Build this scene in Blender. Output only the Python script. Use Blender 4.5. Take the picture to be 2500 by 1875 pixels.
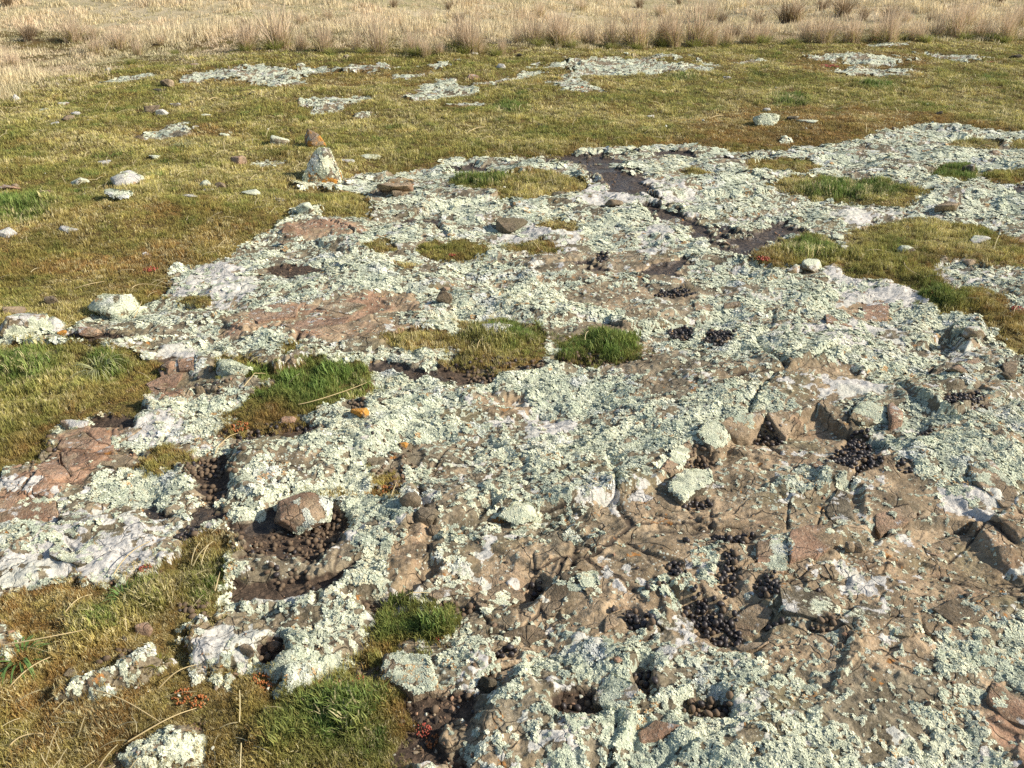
import bpy, math, random
import numpy as np
from mathutils import Vector

# ------------------------------------------------------------------ camera, sky, sun, exposure
for o in list(bpy.data.objects):
    bpy.data.objects.remove(o)
scene = bpy.context.scene
COL = scene.collection
CAM_H, PITCH, FPX = 1.5, math.radians(27.7), 2040.0        # eye height, tilt down, focal length in photo pixels
cam_d = bpy.data.cameras.new('camera'); cam = bpy.data.objects.new('camera', cam_d); COL.objects.link(cam)
cam.location = (0, 0, CAM_H); cam.rotation_euler = (math.pi/2 - PITCH, 0, 0)
cam_d.sensor_width = 36; cam_d.lens = 36*FPX/2500; cam_d.clip_start = 0.05; cam_d.clip_end = 3000
scene.camera = cam
SUN_EL, SUN_AZ = math.radians(32), math.radians(96)          # azimuth clockwise from +Y
world = bpy.data.worlds.new('World'); scene.world = world; world.use_nodes = True
wn = world.node_tree.nodes; wl = world.node_tree.links
bg = wn['Background']; sky = wn.new('ShaderNodeTexSky'); sky.sky_type = 'NISHITA'; sky.sun_disc = False
sky.sun_elevation = SUN_EL; sky.sun_rotation = SUN_AZ
bg.inputs['Strength'].default_value = 0.09; wl.new(sky.outputs[0], bg.inputs[0])
sd_ = bpy.data.lights.new('sun', 'SUN'); sd_.energy = 4.3; sd_.angle = math.radians(0.53); sd_.color = (1, 0.92, 0.805)
sun = bpy.data.objects.new('sun', sd_); COL.objects.link(sun); sun.location = (8, -2, 8)
sv = Vector((math.sin(SUN_AZ)*math.cos(SUN_EL), math.cos(SUN_AZ)*math.cos(SUN_EL), math.sin(SUN_EL)))
sun.rotation_euler = sv.to_track_quat('Z', 'Y').to_euler()
vs = scene.view_settings; vs.view_transform = 'Standard'; vs.look = 'None'; vs.gamma = 1; vs.exposure = 0.66
scene.cycles.max_bounces = 5; scene.cycles.diffuse_bounces = 3; scene.cycles.transmission_bounces = 3
scene.cycles.use_denoising = False

rng = np.random.default_rng(7); random.seed(7)

# ------------------------------------------------------------------ noise
_P = rng.permutation(4096).astype(np.int64)
_A = rng.random(4096)*2*math.pi; _GX, _GY = np.cos(_A).astype(np.float32), np.sin(_A).astype(np.float32)
def pn(x, y, seed=0):
    x = np.asarray(x, np.float32); y = np.asarray(y, np.float32)
    xi = np.floor(x); yi = np.floor(y); fx = x-xi; fy = y-yi
    xi = xi.astype(np.int64)+seed*57; yi = yi.astype(np.int64)+seed*131
    u = fx*fx*fx*(fx*(fx*6-15)+10); v = fy*fy*fy*(fy*(fy*6-15)+10)
    a0 = _P[xi & 4095]; a1 = _P[(xi+1) & 4095]
    def g(a, yy, dx, dy):
        h = _P[(a+yy) & 4095]; return _GX[h]*dx+_GY[h]*dy
    n00 = g(a0, yi, fx, fy); n10 = g(a1, yi, fx-1, fy); n01 = g(a0, yi+1, fx, fy-1); n11 = g(a1, yi+1, fx-1, fy-1)
    a = n00+u*(n10-n00); b = n01+u*(n11-n01)
    return (a+v*(b-a))*1.5
def fbm(x, y, seed=0, o=3, g=0.5):
    s = 0; a = 1; t = 0
    for k in range(o):
        s = s+a*pn(x*2**k+k*17.3, y*2**k-k*9.1, seed+k*3); t += a; a *= g
    return s/t*1.3
def sstep(a, b, x):
    t = np.clip((x-a)/(b-a), 0, 1); return t*t*(3-2*t)

# ------------------------------------------------------------------ where photo pixels meet the ground
def base_z(x, y):
    x = np.asarray(x, np.float32); y = np.asarray(y, np.float32)
    return 0.045*pn(x*0.7+3.1, y*0.7, 5) + 0.02*pn(x*1.7, y*1.7, 6) + 0.018*np.maximum(y-12, 0) + 0.05*pn(x*.12, y*.12, 9)*np.minimum(np.maximum(y-9, 0), 12)
CP, SP = math.cos(PITCH), math.sin(PITCH)
def PX(pts):
    p = np.asarray(pts, np.float64).reshape(-1, 2)
    a = (p[:, 0]-1250)/FPX; b = (p[:, 1]-937.5)/FPX
    dx = a; dy = CP-b*SP; dz = -SP-b*CP
    z = np.zeros(len(p))
    for _ in range(4):
        t = (CAM_H-z)/-dz; x = dx*t; y = dy*t; z = base_z(x, y)*0.8
    return np.stack([x, y], 1)
def depth_of(x, y): return y*CP+CAM_H*SP

# ------------------------------------------------------------------ terrain grid (finer where it is nearer)
NR, NC = 900, 1170
_yy = np.linspace(0.85, 16.5, 8000)
_den = 0.55*(1.0/_yy)/math.log(16.5/0.85) + 0.45*(CAM_H/(CAM_H**2+_yy**2))/(math.atan(16.5/CAM_H)-math.atan(0.85/CAM_H))
_cum = np.concatenate([[0], np.cumsum((_den[1:]+_den[:-1])/2*np.diff(_yy))]); _cum /= _cum[-1]
def row_y(t): return np.interp(t, _cum, _yy)
def y_row(y): return np.interp(y, _yy, _cum)
def half_w(y): return 0.613*(y*CP+CAM_H*SP)*1.27+0.38
TY = row_y(np.linspace(0, 1, NR)); S = np.linspace(-1, 1, NC)
X = (S[None, :]*half_w(TY)[:, None]).astype(np.float32); Y = np.repeat(TY[:, None], NC, 1).astype(np.float32)

def poly_sd(x, y, poly):
    """signed distance, positive inside"""
    d2 = np.full(x.shape, 1e9, np.float32); ins = np.zeros(x.shape, bool)
    n = len(poly)
    for i in range(n):
        ax, ay = poly[i]; bx, by = poly[(i+1) % n]
        ex, ey = bx-ax, by-ay; l2 = ex*ex+ey*ey+1e-12
        t = np.clip(((x-ax)*ex+(y-ay)*ey)/l2, 0, 1)
        d2 = np.minimum(d2, (x-ax-t*ex)**2+(y-ay-t*ey)**2)
        if abs(ey) > 1e-12:
            c = ((ay > y) != (by > y)) & (x < ex*(y-ay)/ey+ax)
            ins ^= c
    d = np.sqrt(d2); return np.where(ins, d, -d)
def grid_sd(poly_px, m=0.5):
    w = PX(poly_px); out = np.full(X.shape, -m, np.float32)
    y0, y1 = w[:, 1].min()-m, w[:, 1].max()+m; x0, x1 = w[:, 0].min()-m, w[:, 0].max()+m
    r0, r1 = np.searchsorted(TY, [y0, y1])
    if r1 <= r0: return out
    xs, ys = X[r0:r1], Y[r0:r1]
    k = (xs > x0) & (xs < x1)
    sub = out[r0:r1]; sub[k] = np.maximum(-m, poly_sd(xs[k], ys[k], w)); out[r0:r1] = sub
    return out
def line_d(pts_px, m=0.2):
    w = PX(pts_px); out = np.full(X.shape, m, np.float32)
    y0, y1 = w[:, 1].min()-m, w[:, 1].max()+m; x0, x1 = w[:, 0].min()-m, w[:, 0].max()+m
    r0, r1 = np.searchsorted(TY, [y0, y1])
    if r1 <= r0: return out
    xs, ys = X[r0:r1], Y[r0:r1]; k = (xs > x0) & (xs < x1)
    xx, yy = xs[k], ys[k]; d = np.full(xx.shape, 1e9)
    for i in range(len(w)-1):
        ax, ay = w[i]; bx, by = w[i+1]; ex, ey = bx-ax, by-ay
        t = np.clip(((xx-ax)*ex+(yy-ay)*ey)/(ex*ex+ey*ey+1e-12), 0, 1)
        d = np.minimum(d, np.hypot(xx-ax-t*ex, yy-ay-t*ey))
    sub = out[r0:r1]; sub[k] = np.minimum(m, d); out[r0:r1] = sub
    return out
def Z(scale, ox, oy, pts): return [(ox+scale*a, oy+scale*b) for a, b in pts]
def ell(x0, y0, x1, y1, n=14):
    return [((x0+x1)/2+(x1-x0)/2*math.cos(k*2*math.pi/n), (y0+y1)/2+(y1-y0)/2*math.sin(k*2*math.pi/n)) for k in range(n)]

# ------------------------------------------------------------------ traced layout (photo pixels)
OUTCROP = [(3100, 372), (2900, 335), (2700, 340), (2560, 330), (2436, 326), (2323, 312), (2239, 310), (2154, 324), (2097, 350), (2041, 362), (1917, 368), (1781, 377), (1702, 365),
           (1617, 360), (1566, 365), (1499, 368), (1363, 391), (1250, 391), (1175, 394), (1102, 396), (1045, 420), (960, 434), (876, 430),
           (836, 446), (706, 450), (729, 470), (800, 474), (885, 478), (903, 510), (895, 545), (800, 548), (760, 520), (722, 525), (700, 555), (640, 585), (600, 597),
           (590, 612), (550, 642), (490, 662), (405, 670), (412, 695), (420, 722), (390, 745), (330, 756), (240, 785), (190, 800), (150, 822), (-60, 842),
           (-60, 856), (130, 858), (220, 852), (330, 872), (385, 905), (398, 960), (370, 1000), (350, 1025), (220, 1040), (150, 1062), (125, 1095),
           (60, 1162), (-80, 1215), (-140, 1490), (0, 1482), (80, 1457), (200, 1452), (300, 1457), (335, 1425), (425, 1402), (465, 1352), (500, 1322),
           (560, 1312), (578, 1400), (562, 1470), (535, 1505), (445, 1562), (440, 1600), (470, 1655), (560, 1690), (640, 1655), (690, 1712), (760, 1690), (810, 1680),
           (860, 1660), (930, 1700), (985, 1800), (1010, 1900), (1010, 2250), (2800, 2250), (3000, 1600), (3150, 1100), (2950, 760), (3060, 560)]
RED_CELL = None
# turf lying on the rock: outline, label
TURF = [
 ([(1098, 450), (1130, 440), (1250, 432), (1320, 425), (1390, 438), (1440, 460), (1435, 475), (1370, 486), (1330, 499), (1230, 500), (1200, 480), (1105, 466)], 'long olive grass mat on the rock behind the brown wedge stone'),
 (ell(1012, 600, 1203, 652), 'oval grass mat on the rock with a red sprig at its front edge'),
 (ell(1235, 600, 1362, 634), 'small grass mat between the oval mat and the wet mud'),
 (ell(885, 604, 968, 630), 'little green cushion left of the oval grass mat'),
 (ell(962, 656, 1022, 678), 'tiny moss cushion just in front of the oval grass mat'),
 (ell(1308, 550, 1412, 582), 'flat yellow moss cushion right of the brown wedge stone'),
 ([(945, 845), (1000, 828), (1060, 822), (1105, 835), (1130, 805), (1200, 800), (1300, 815), (1335, 850), (1338, 885), (1290, 905), (1220, 925), (1130, 915), (1075, 905), (1100, 870), (1040, 868), (960, 865)], 'round grass mat with a pale stone set in its top'),
 ([(1350, 850), (1400, 835), (1480, 822), (1550, 845), (1600, 870), (1540, 890), (1440, 897), (1365, 885)], 'bright green grass mat right of the mat holding a pale stone'),
 ([(530, 905), (600, 888), (680, 930), (760, 908), (880, 900), (915, 935), (880, 980), (800, 1020), (730, 1050), (620, 1078), (560, 1075), (555, 1030), (620, 1000), (650, 960), (560, 950), (525, 935)], 'lush green grass mat with a lichen covered rock at its tip'),
 (ell(358, 1112, 458, 1166), 'small olive tuft beside the cracked orange rock'),
 (ell(785, 1200, 845, 1248), 'small green tuft behind the dome shaped boulder'),
 (ell(912, 1166, 970, 1230), 'upright round tuft with a rusty base on the lichen slab'),
 ([(928, 1530), (970, 1500), (1060, 1498), (1092, 1545), (1070, 1590), (1000, 1612), (940, 1640), (880, 1640), (900, 1595)], 'bright green grass tuft in a rock hollow at the bottom'),
 (Z(.407, 1600, 300, [(550, 850), (640, 790), (800, 720), (900, 690), (1050, 720), (1090, 790), (1170, 690), (1300, 640), (1500, 610), (1650, 600), (1750, 640), (1950, 650), (2050, 690), (2150, 740), (2330, 800), (2330, 900), (2000, 880), (1780, 850), (1650, 870), (1720, 970), (1780, 1010), (1950, 1030), (2080, 1080), (2130, 1150), (2330, 1200), (2330, 1520), (2130, 1430), (2050, 1360), (1960, 1220), (1850, 1190), (1700, 1180), (1600, 1120), (1590, 1030), (1400, 1000), (1150, 970), (1100, 900), (860, 880), (700, 890), (600, 880)]), 'largest grass mat, a long tongue of turf running off the photo'),
 (Z(.407, 1600, 300, [(660, 400), (760, 350), (1000, 340), (1200, 365), (1400, 375), (1520, 420), (1660, 430), (1600, 470), (1500, 520), (1300, 530), (1150, 500), (950, 490), (800, 440)]), 'long grass mat behind the largest turf tongue'),
 (ell(1825, 396, 2000, 434), 'thin grass mat behind the long one on the lichen rock'),
 (ell(2268, 410, 2392, 456), 'dark grass mat holding grey stones on the lichen rock'),
 (ell(2392, 424, 2540, 458), 'grass mat cut by the photo edge beside the dark mat'),
 (ell(2308, 349, 2442, 376), 'yellowish moss mat close to the far rim of the rock'),
 (ell(2455, 354, 2560, 374), 'small moss mat at the photo edge on the far rim'),
 (ell(1862, 352, 1935, 378), 'bright yellow moss cushion on the far rim of the rock'),
 (ell(1655, 422, 1735, 440), 'olive moss cushion beside the dark mud channel'),
 (ell(455, 738, 525, 765), 'small moss cushion on the rock near the lichen boulder'),
 (ell(690, 862, 760, 884), 'thin green moss strip above the lush green mat'),
]
# separate small outcrops standing in the turf: outline, label, raggedness
PATCH = [
 ([(500, 180), (560, 172), (700, 178), (745, 168), (830, 164), (900, 166), (1010, 165), (1100, 158), (1090, 168), (980, 176), (900, 178), (760, 190), (730, 200), (770, 215), (680, 220), (600, 205), (480, 208), (420, 204)], 'longest strip of lichen rock at the far left of the lawn', .16),
 ([(230, 208), (300, 196), (368, 186), (375, 194), (320, 204), (240, 212)], 'thin pale rock strip farthest to the left in the lawn', .08),
 ([(726, 258), (800, 245), (880, 241), (915, 250), (850, 264), (820, 280), (760, 288), (745, 272)], 'lichen rock patch in mid lawn left of the pointed one', .1),
 ([(945, 244), (1000, 232), (1040, 210), (1080, 193), (1110, 200), (1130, 215), (1190, 222), (1150, 236), (1100, 246), (1020, 256), (985, 250)], 'pointed lichen rock patch in mid lawn below a pink stone', .1),
 ([(945, 196), (990, 190), (1060, 178), (1052, 190), (1000, 198), (955, 200)], 'small lichen strip behind the pointed rock patch', .06),
 ([(1072, 262), (1110, 258), (1180, 258), (1190, 264), (1130, 268), (1080, 268)], 'low crumbs of lichen rock in front of the pointed patch', .07),
 ([(1150, 214), (1200, 206), (1300, 180), (1320, 186), (1230, 208), (1170, 220)], 'narrow sliver of lichen rock beside the pointed patch', .06),
 ([(1300, 165), (1370, 158), (1400, 150), (1540, 146), (1660, 142), (1680, 150), (1600, 158), (1740, 162), (1735, 180), (1640, 184), (1560, 186), (1500, 190), (1400, 200), (1470, 226), (1400, 233), (1370, 222), (1350, 205), (1370, 195), (1360, 180)], 'widest far patch of lichen rock with a tail towards the lawn', .16),
 ([(1770, 158), (1860, 152), (1855, 158), (1790, 163)], 'thin sliver of lichen rock right of the widest far patch', .05),
 ([(1960, 146), (2010, 138), (2100, 134), (2140, 142), (2220, 150), (2200, 164), (2150, 168), (2240, 183), (2180, 192), (2110, 192), (2000, 180), (2060, 170), (2100, 158), (2020, 152)], 'broken far lichen patch with reddish moss between its pieces', .14),
 ([(2225, 134), (2290, 132), (2330, 142), (2380, 142), (2420, 158), (2340, 160), (2270, 146)], 'far lichen patch nearest the tall tussocks at the photo edge', .12),
 ([(2100, 118), (2180, 114), (2240, 112), (2200, 121), (2120, 123)], 'faint rock sliver close to the foot of the tussocks', .031),
 ([(335, 346), (350, 332), (400, 325), (440, 305), (460, 306), (448, 328), (475, 337), (430, 346), (380, 350)], 'small stepped outcrop in the lawn near a brown stone', .04),
 ([(846, 288), (900, 276), (915, 282), (900, 296), (860, 300)], 'crumbling dark rimmed rock scrap below the mid lawn patch', .05),
 ([(510, 336), (545, 330), (580, 322), (590, 330), (550, 340)], 'scrap of bare rock and soil right of the stepped outcrop', .05),
 ([(606, 405), (650, 400), (692, 402), (690, 412), (640, 418)], 'flat reddish rock scrap beside the pinkish tilted stone', .03),
 ([(140, 1744), (142, 1725), (180, 1690), (250, 1670), (300, 1655), (340, 1625), (378, 1600), (388, 1632), (430, 1640), (410, 1668), (360, 1695), (300, 1712), (230, 1742)], 'long lichen crusted rock lying in turf at the bottom', .012),
 ([(225, 1900), (290, 1850), (380, 1810), (440, 1780), (488, 1772), (502, 1800), (495, 1850), (500, 1900)], 'lichen rock cut off by the lower edge of the photo', .012),
 ([(-40, 1530), (15, 1533), (50, 1565), (60, 1600), (30, 1640), (-40, 1655)], 'white crusted rock at the photo edge behind a strappy tuft', .01),
 ([(1900, 345), (1920, 340), (1936, 352), (1925, 358), (1903, 356)], 'small lichen rock knob in the rusty turf', .01),
]
BARE = [ # outline, coverage bias, warmth
 (Z(.407, 0, 400, [(1350, 1000), (1480, 930), (1700, 880), (2000, 850), (2212, 810), (2450, 800), (2490, 900), (2230, 960), (2560, 1040), (2400, 1120), (2212, 1130), (1900, 1110), (1500, 1070), (1340, 1080)]), -.62, .8),
 (Z(.407, 0, 900, [(430, 410), (690, 390), (880, 420), (720, 500), (760, 560), (830, 600), (620, 660), (560, 780), (350, 830), (360, 940), (60, 1000), (-80, 1000), (-80, 800), (180, 690), (370, 480)]), -.8, 1.0),
 (ell(1155, 975, 1292, 1032), -.9, .75),
 ([(1450, 1240), (1600, 1190), (1670, 1160), (1760, 1090), (1900, 1030), (2000, 1000), (2080, 1050), (2160, 1110), (2200, 1160), (2330, 1230), (2420, 1290), (2520, 1300), (2520, 1500), (2380, 1560), (2300, 1640), (2140, 1700), (1900, 1680), (1800, 1600), (1700, 1600), (1480, 1480), (1420, 1330)], -.45, .56),
 ([(2280, 1260), (2520, 1240), (2520, 1480), (2350, 1560), (2100, 1560), (1950, 1500), (2050, 1400), (2150, 1340)], -.55, .68),
 ([(1150, 1370), (1350, 1350), (1500, 1380), (1600, 1500), (1520, 1600), (1380, 1560), (1260, 1640), (1180, 1640), (1150, 1500)], -.5, .6),
 ([(358, 905), (440, 895), (475, 920), (470, 985), (400, 1000), (365, 970)], -.9, .95),
 (ell(690, 555, 905, 600), -.6, .95),
 ([(2400, 1690), (2440, 1700), (2520, 1760), (2520, 1900), (2470, 1880), (2410, 1800)], -.9, .95),
 ([(995, 1140), (1010, 1105), (1070, 1095), (1140, 1110), (1138, 1140), (1060, 1160)], -.9, .15),
 ([(950, 1420), (1000, 1320), (1050, 1280), (1070, 1320), (1030, 1400), (1100, 1420), (1040, 1450), (960, 1460)], -.8, .6),
 ([(1290, 640), (1500, 620), (1680, 640), (1700, 740), (1560, 800), (1440, 760), (1300, 700)], -.36, .4),
 (ell(1880, 900, 2120, 1010), -.35, .6),
 (ell(2040, 720, 2160, 800), -.4, .8),
 ([(1400, 780), (1600, 830), (1700, 900), (1750, 1000), (1680, 960), (1540, 930), (1420, 850)], -.3, .4),
 (ell(1160, 1560, 1270, 1720), -.6, .55),
 ([(1700, 1640), (2050, 1640), (2250, 1720), (2200, 1860), (1800, 1860)], -.12, .25),
 (ell(1560, 930, 1700, 1000), -.4, .4),
 (ell(600, 1290, 880, 1470), -.5, .3),
 (ell(200, 790, 340, 850), -.4, .5),
 (ell(920, 450, 1010, 492), -.5, .7),
 (ell(2440, 590, 2560, 640), -.4, .7),
]
LUSH = [([(2250, 1640), (2330, 1580), (2400, 1545), (2560, 1520), (2560, 1720), (2430, 1680), (2390, 1740), (2440, 1860), (2440, 1920), (2150, 1920), (2250, 1800)], .34), ([(760, 1100), (1000, 960), (1300, 890), (1700, 940), (1760, 1030), (1640, 1090), (1500, 1210), (1300, 1240), (1080, 1250), (900, 1300), (840, 1400), (700, 1440), (860, 1290), (900, 1180)], .15),
        ([(1650, 700), (1900, 690), (2200, 720), (2330, 800), (2250, 850), (1950, 880), (1750, 830)], .14), ([(1140, 1900), (1180, 1770), (1300, 1660), (1350, 1720), (1380, 1800), (1560, 1780), (1600, 1900)], .25), (ell(2190, 1070, 2450, 1190), .3), (ell(600, 1500, 920, 1690), .15), (ell(1500, 1640, 1850, 1700), .12), (ell(1880, 1140, 2020, 1230), .45), (ell(1620, 1390, 1780, 1450), .4), (ell(1930, 1490, 2050, 1550), .3),
        (ell(1500, 1440, 1640, 1500), .3), ([(1300, 660), (1000, 700), (900, 760), (1060, 860), (1400, 800), (1600, 760)], .1), (ell(180, 1160, 470, 1240), .2)]
CRUST = [ell(440, 1530, 680, 1650), ell(70, 1260, 400, 1450), ell(330, 1010, 460, 1130), ell(2160, 1425, 2260, 1476), ell(2074, 1410, 2126, 1456), ell(2340, 1210, 2480, 1280), ell(590, 1450, 720, 1520),
         ell(420, 655, 640, 760), ell(300, 860, 520, 900), ell(1960, 790, 2200, 870), ell(2030, 520, 2200, 560), ell(1180, 1030, 1400, 1080), ell(0, 1370, 90, 1470), ell(1330, 1540, 1480, 1620), ell(2000, 640, 2400, 760), ell(900, 1460, 1050, 1560), ell(1880, 930, 2160, 990), ell(20, 1200, 90, 1225), ell(1230, 560, 1420, 640), ell(1560, 560, 1650, 640), ell(1400, 440, 1700, 520)]
MUD = [
 [(1306, 392), (1400, 384), (1521, 386), (1521, 405), (1470, 410), (1560, 430), (1600, 470), (1600, 497), (1500, 492), (1440, 440), (1420, 412), (1340, 408)],
 Z(.407, 1600, 300, [(-60, 520), (60, 545), (180, 560), (240, 620), (420, 660), (520, 690), (700, 640), (870, 620), (900, 670), (720, 740), (640, 800), (570, 850), (450, 800), (330, 760), (380, 700), (240, 690), (100, 610), (-80, 560)]),
 [(1561, 672), (1610, 660), (1671, 640), (1664, 672), (1640, 686), (1580, 688)], ell(1390, 652, 1472, 672),
 [(1521, 372), (1660, 370), (1700, 384), (1600, 392)], ell(1880, 610, 1960, 632), ell(2100, 555, 2180, 570), ell(1100, 405, 1200, 432), ell(1750, 385, 1900, 396), ell(2460, 462, 2540, 474),
 ell(430, 1240, 560, 1300), ell(640, 1250, 720, 1290), ell(640, 820, 700, 850), ell(1000, 540, 1090, 556), ell(940, 905, 1080, 935)]
SOIL = [[(470, 1140), (560, 1120), (570, 1180), (545, 1240), (570, 1300), (660, 1310), (820, 1240), (850, 1270), (830, 1350), (760, 1390), (600, 1380), (560, 1300), (500, 1250)],
        [(575, 1440), (650, 1420), (840, 1410), (830, 1450), (740, 1470), (580, 1480)], [(930, 1690), (1040, 1700), (1160, 1700), (1180, 1760), (1100, 1830), (1120, 1900), (960, 1900), (940, 1780)],
        ell(380, 885, 480, 910), ell(100, 825, 330, 850), [(220, 1040), (340, 1015), (370, 1025), (330, 1060), (240, 1062)], ell(1330, 1700, 1480, 1770), ell(870, 1470, 960, 1510), ell(540, 1050, 800, 1092), ell(1340, 880, 1560, 908), ell(1060, 895, 1200, 955),
        ell(780, 1240, 850, 1350), ell(640, 655, 800, 690), ell(180, 1640, 330, 1600), ell(420, 1490, 540, 1530), ell(640, 1590, 690, 1650)]
# recessed slabs: outline, depth at the back edge, depth at the front edge (m)
RECESS = [
 ([(1662, 1165), (1700, 1122), (1755, 1125), (1775, 1085), (1850, 1052), (1900, 1060), (1990, 1012), (2060, 1062), (2150, 1082), (2160, 1120), (2010, 1160), (1990, 1190), (2100, 1200), (2110, 1290), (1950, 1330), (1700, 1320), (1500, 1260), (1445, 1240), (1480, 1225), (1590, 1200)], .06, .012),
 ([(860, 1488), (900, 1470), (960, 1468), (1000, 1420), (1050, 1385), (1090, 1400), (1040, 1440), (960, 1500)], .04, .03),
 ([(1230, 1250), (1165, 1290), (1160, 1262), (1200, 1240)], .03, .03), ([(2250, 862), (2290, 832), (2330, 835), (2340, 868), (2300, 878)], .05, .05),
 ([(1530, 1660), (1555, 1630), (1600, 1640), (1592, 1735), (1545, 1730)], .035, .03), (ell(1240, 1420, 1340, 1470), .03, .03), ([(1620, 1430), (1660, 1470), (1840, 1480), (1900, 1520), (1860, 1600), (1760, 1600), (1680, 1560), (1640, 1500)], .025, .02),
 ([(2130, 1350), (2170, 1310), (2160, 1280), (2120, 1300)], .03, .03), (ell(2100, 905, 2200, 945), .018, .012), ([(2290, 960), (2390, 965), (2420, 985), (2310, 1035), (2280, 1020)], .03, .02),
 (ell(830, 1130, 900, 1160), .02, .02), ([(1640, 1740), (1700, 1700), (1780, 1720), (1790, 1790), (1650, 1800)], .03, .02), ([(640, 1270), (690, 1240), (690, 1300), (600, 1330)], .03, .02), (ell(2040, 905, 2100, 930), .02, .015),
]
RAISE = [
 ([(2290, 830), (2340, 800), (2390, 795), (2402, 830), (2380, 870), (2350, 880), (2340, 840)], .05),
 ([(1160, 1870), (1180, 1760), (1280, 1650), (1340, 1720), (1350, 1800), (1500, 1770), (1560, 1790), (1520, 1900), (1160, 1900)], .035),
 ([(440, 1600), (470, 1540), (560, 1510), (640, 1520), (700, 1500), (900, 1480), (930, 1540), (880, 1600), (780, 1680), (700, 1700), (640, 1640), (560, 1680), (480, 1640)], .035),
 ([(560, 1480), (700, 1440), (850, 1420), (1000, 1380), (1040, 1410), (960, 1460), (880, 1480), (700, 1500), (600, 1510)], .03),
 ([(540, 1170), (560, 1110), (700, 1060), (850, 1000), (1000, 960), (1050, 1000), (900, 1140), (800, 1200), (760, 1220), (640, 1250), (580, 1230)], .02),
]
CRACKS = [Z(.407, 1600, 900, p) for p in (
 [(800, 740), (785, 990)], [(0, 900), (250, 970), (330, 1000), (370, 1080)], [(330, 860), (328, 990)], [(1090, 750), (1140, 880), (1200, 970)], [(1250, 1150), (1500, 1220), (1700, 1260)], [(1750, 1180), (1860, 1080), (1990, 940)],
 [(1700, 1010), (1850, 970), (2000, 930)], [(1830, 590), (1950, 690), (2060, 790), (2180, 930)], [(780, 1080), (790, 1220)], [(1300, 1090), (1500, 950), (1600, 880)], [(1700, 1270), (1850, 1320), (1960, 1350)], [(940, 1010), (1100, 860)], [(1000, 850), (960, 990)])] + [
 Z(.407, 0, 900, p) for p in ([(360, 540), (700, 570), (860, 620)], [(520, 430), (600, 500)], [(690, 390), (670, 520)], [(370, 540), (380, 620), (440, 700)], [(180, 830), (320, 830), (350, 900), (360, 1000)], [(400, 1090), (490, 1200)], [(210, 600), (200, 700)], [(0, 1080), (300, 1050)])] + [
 [(1232, 1430), (1250, 1480)], [(1300, 1380), (1310, 1440)], [(1400, 1400), (1340, 1470)], [(1190, 1560), (1200, 1640), (1230, 1700)], [(1440, 1660), (1560, 1590), (1640, 1540)], [(1180, 1480), (1190, 1540), (1240, 1560)], [(1700, 1440), (1730, 1500)], [(1930, 1500), (2060, 1510), (2190, 1540)], [(2240, 1560), (2290, 1620)], [(2330, 1430), (2400, 1450)], [(1090, 1110), (1060, 1150)], [(1480, 1500), (1560, 1560)]]
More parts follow.
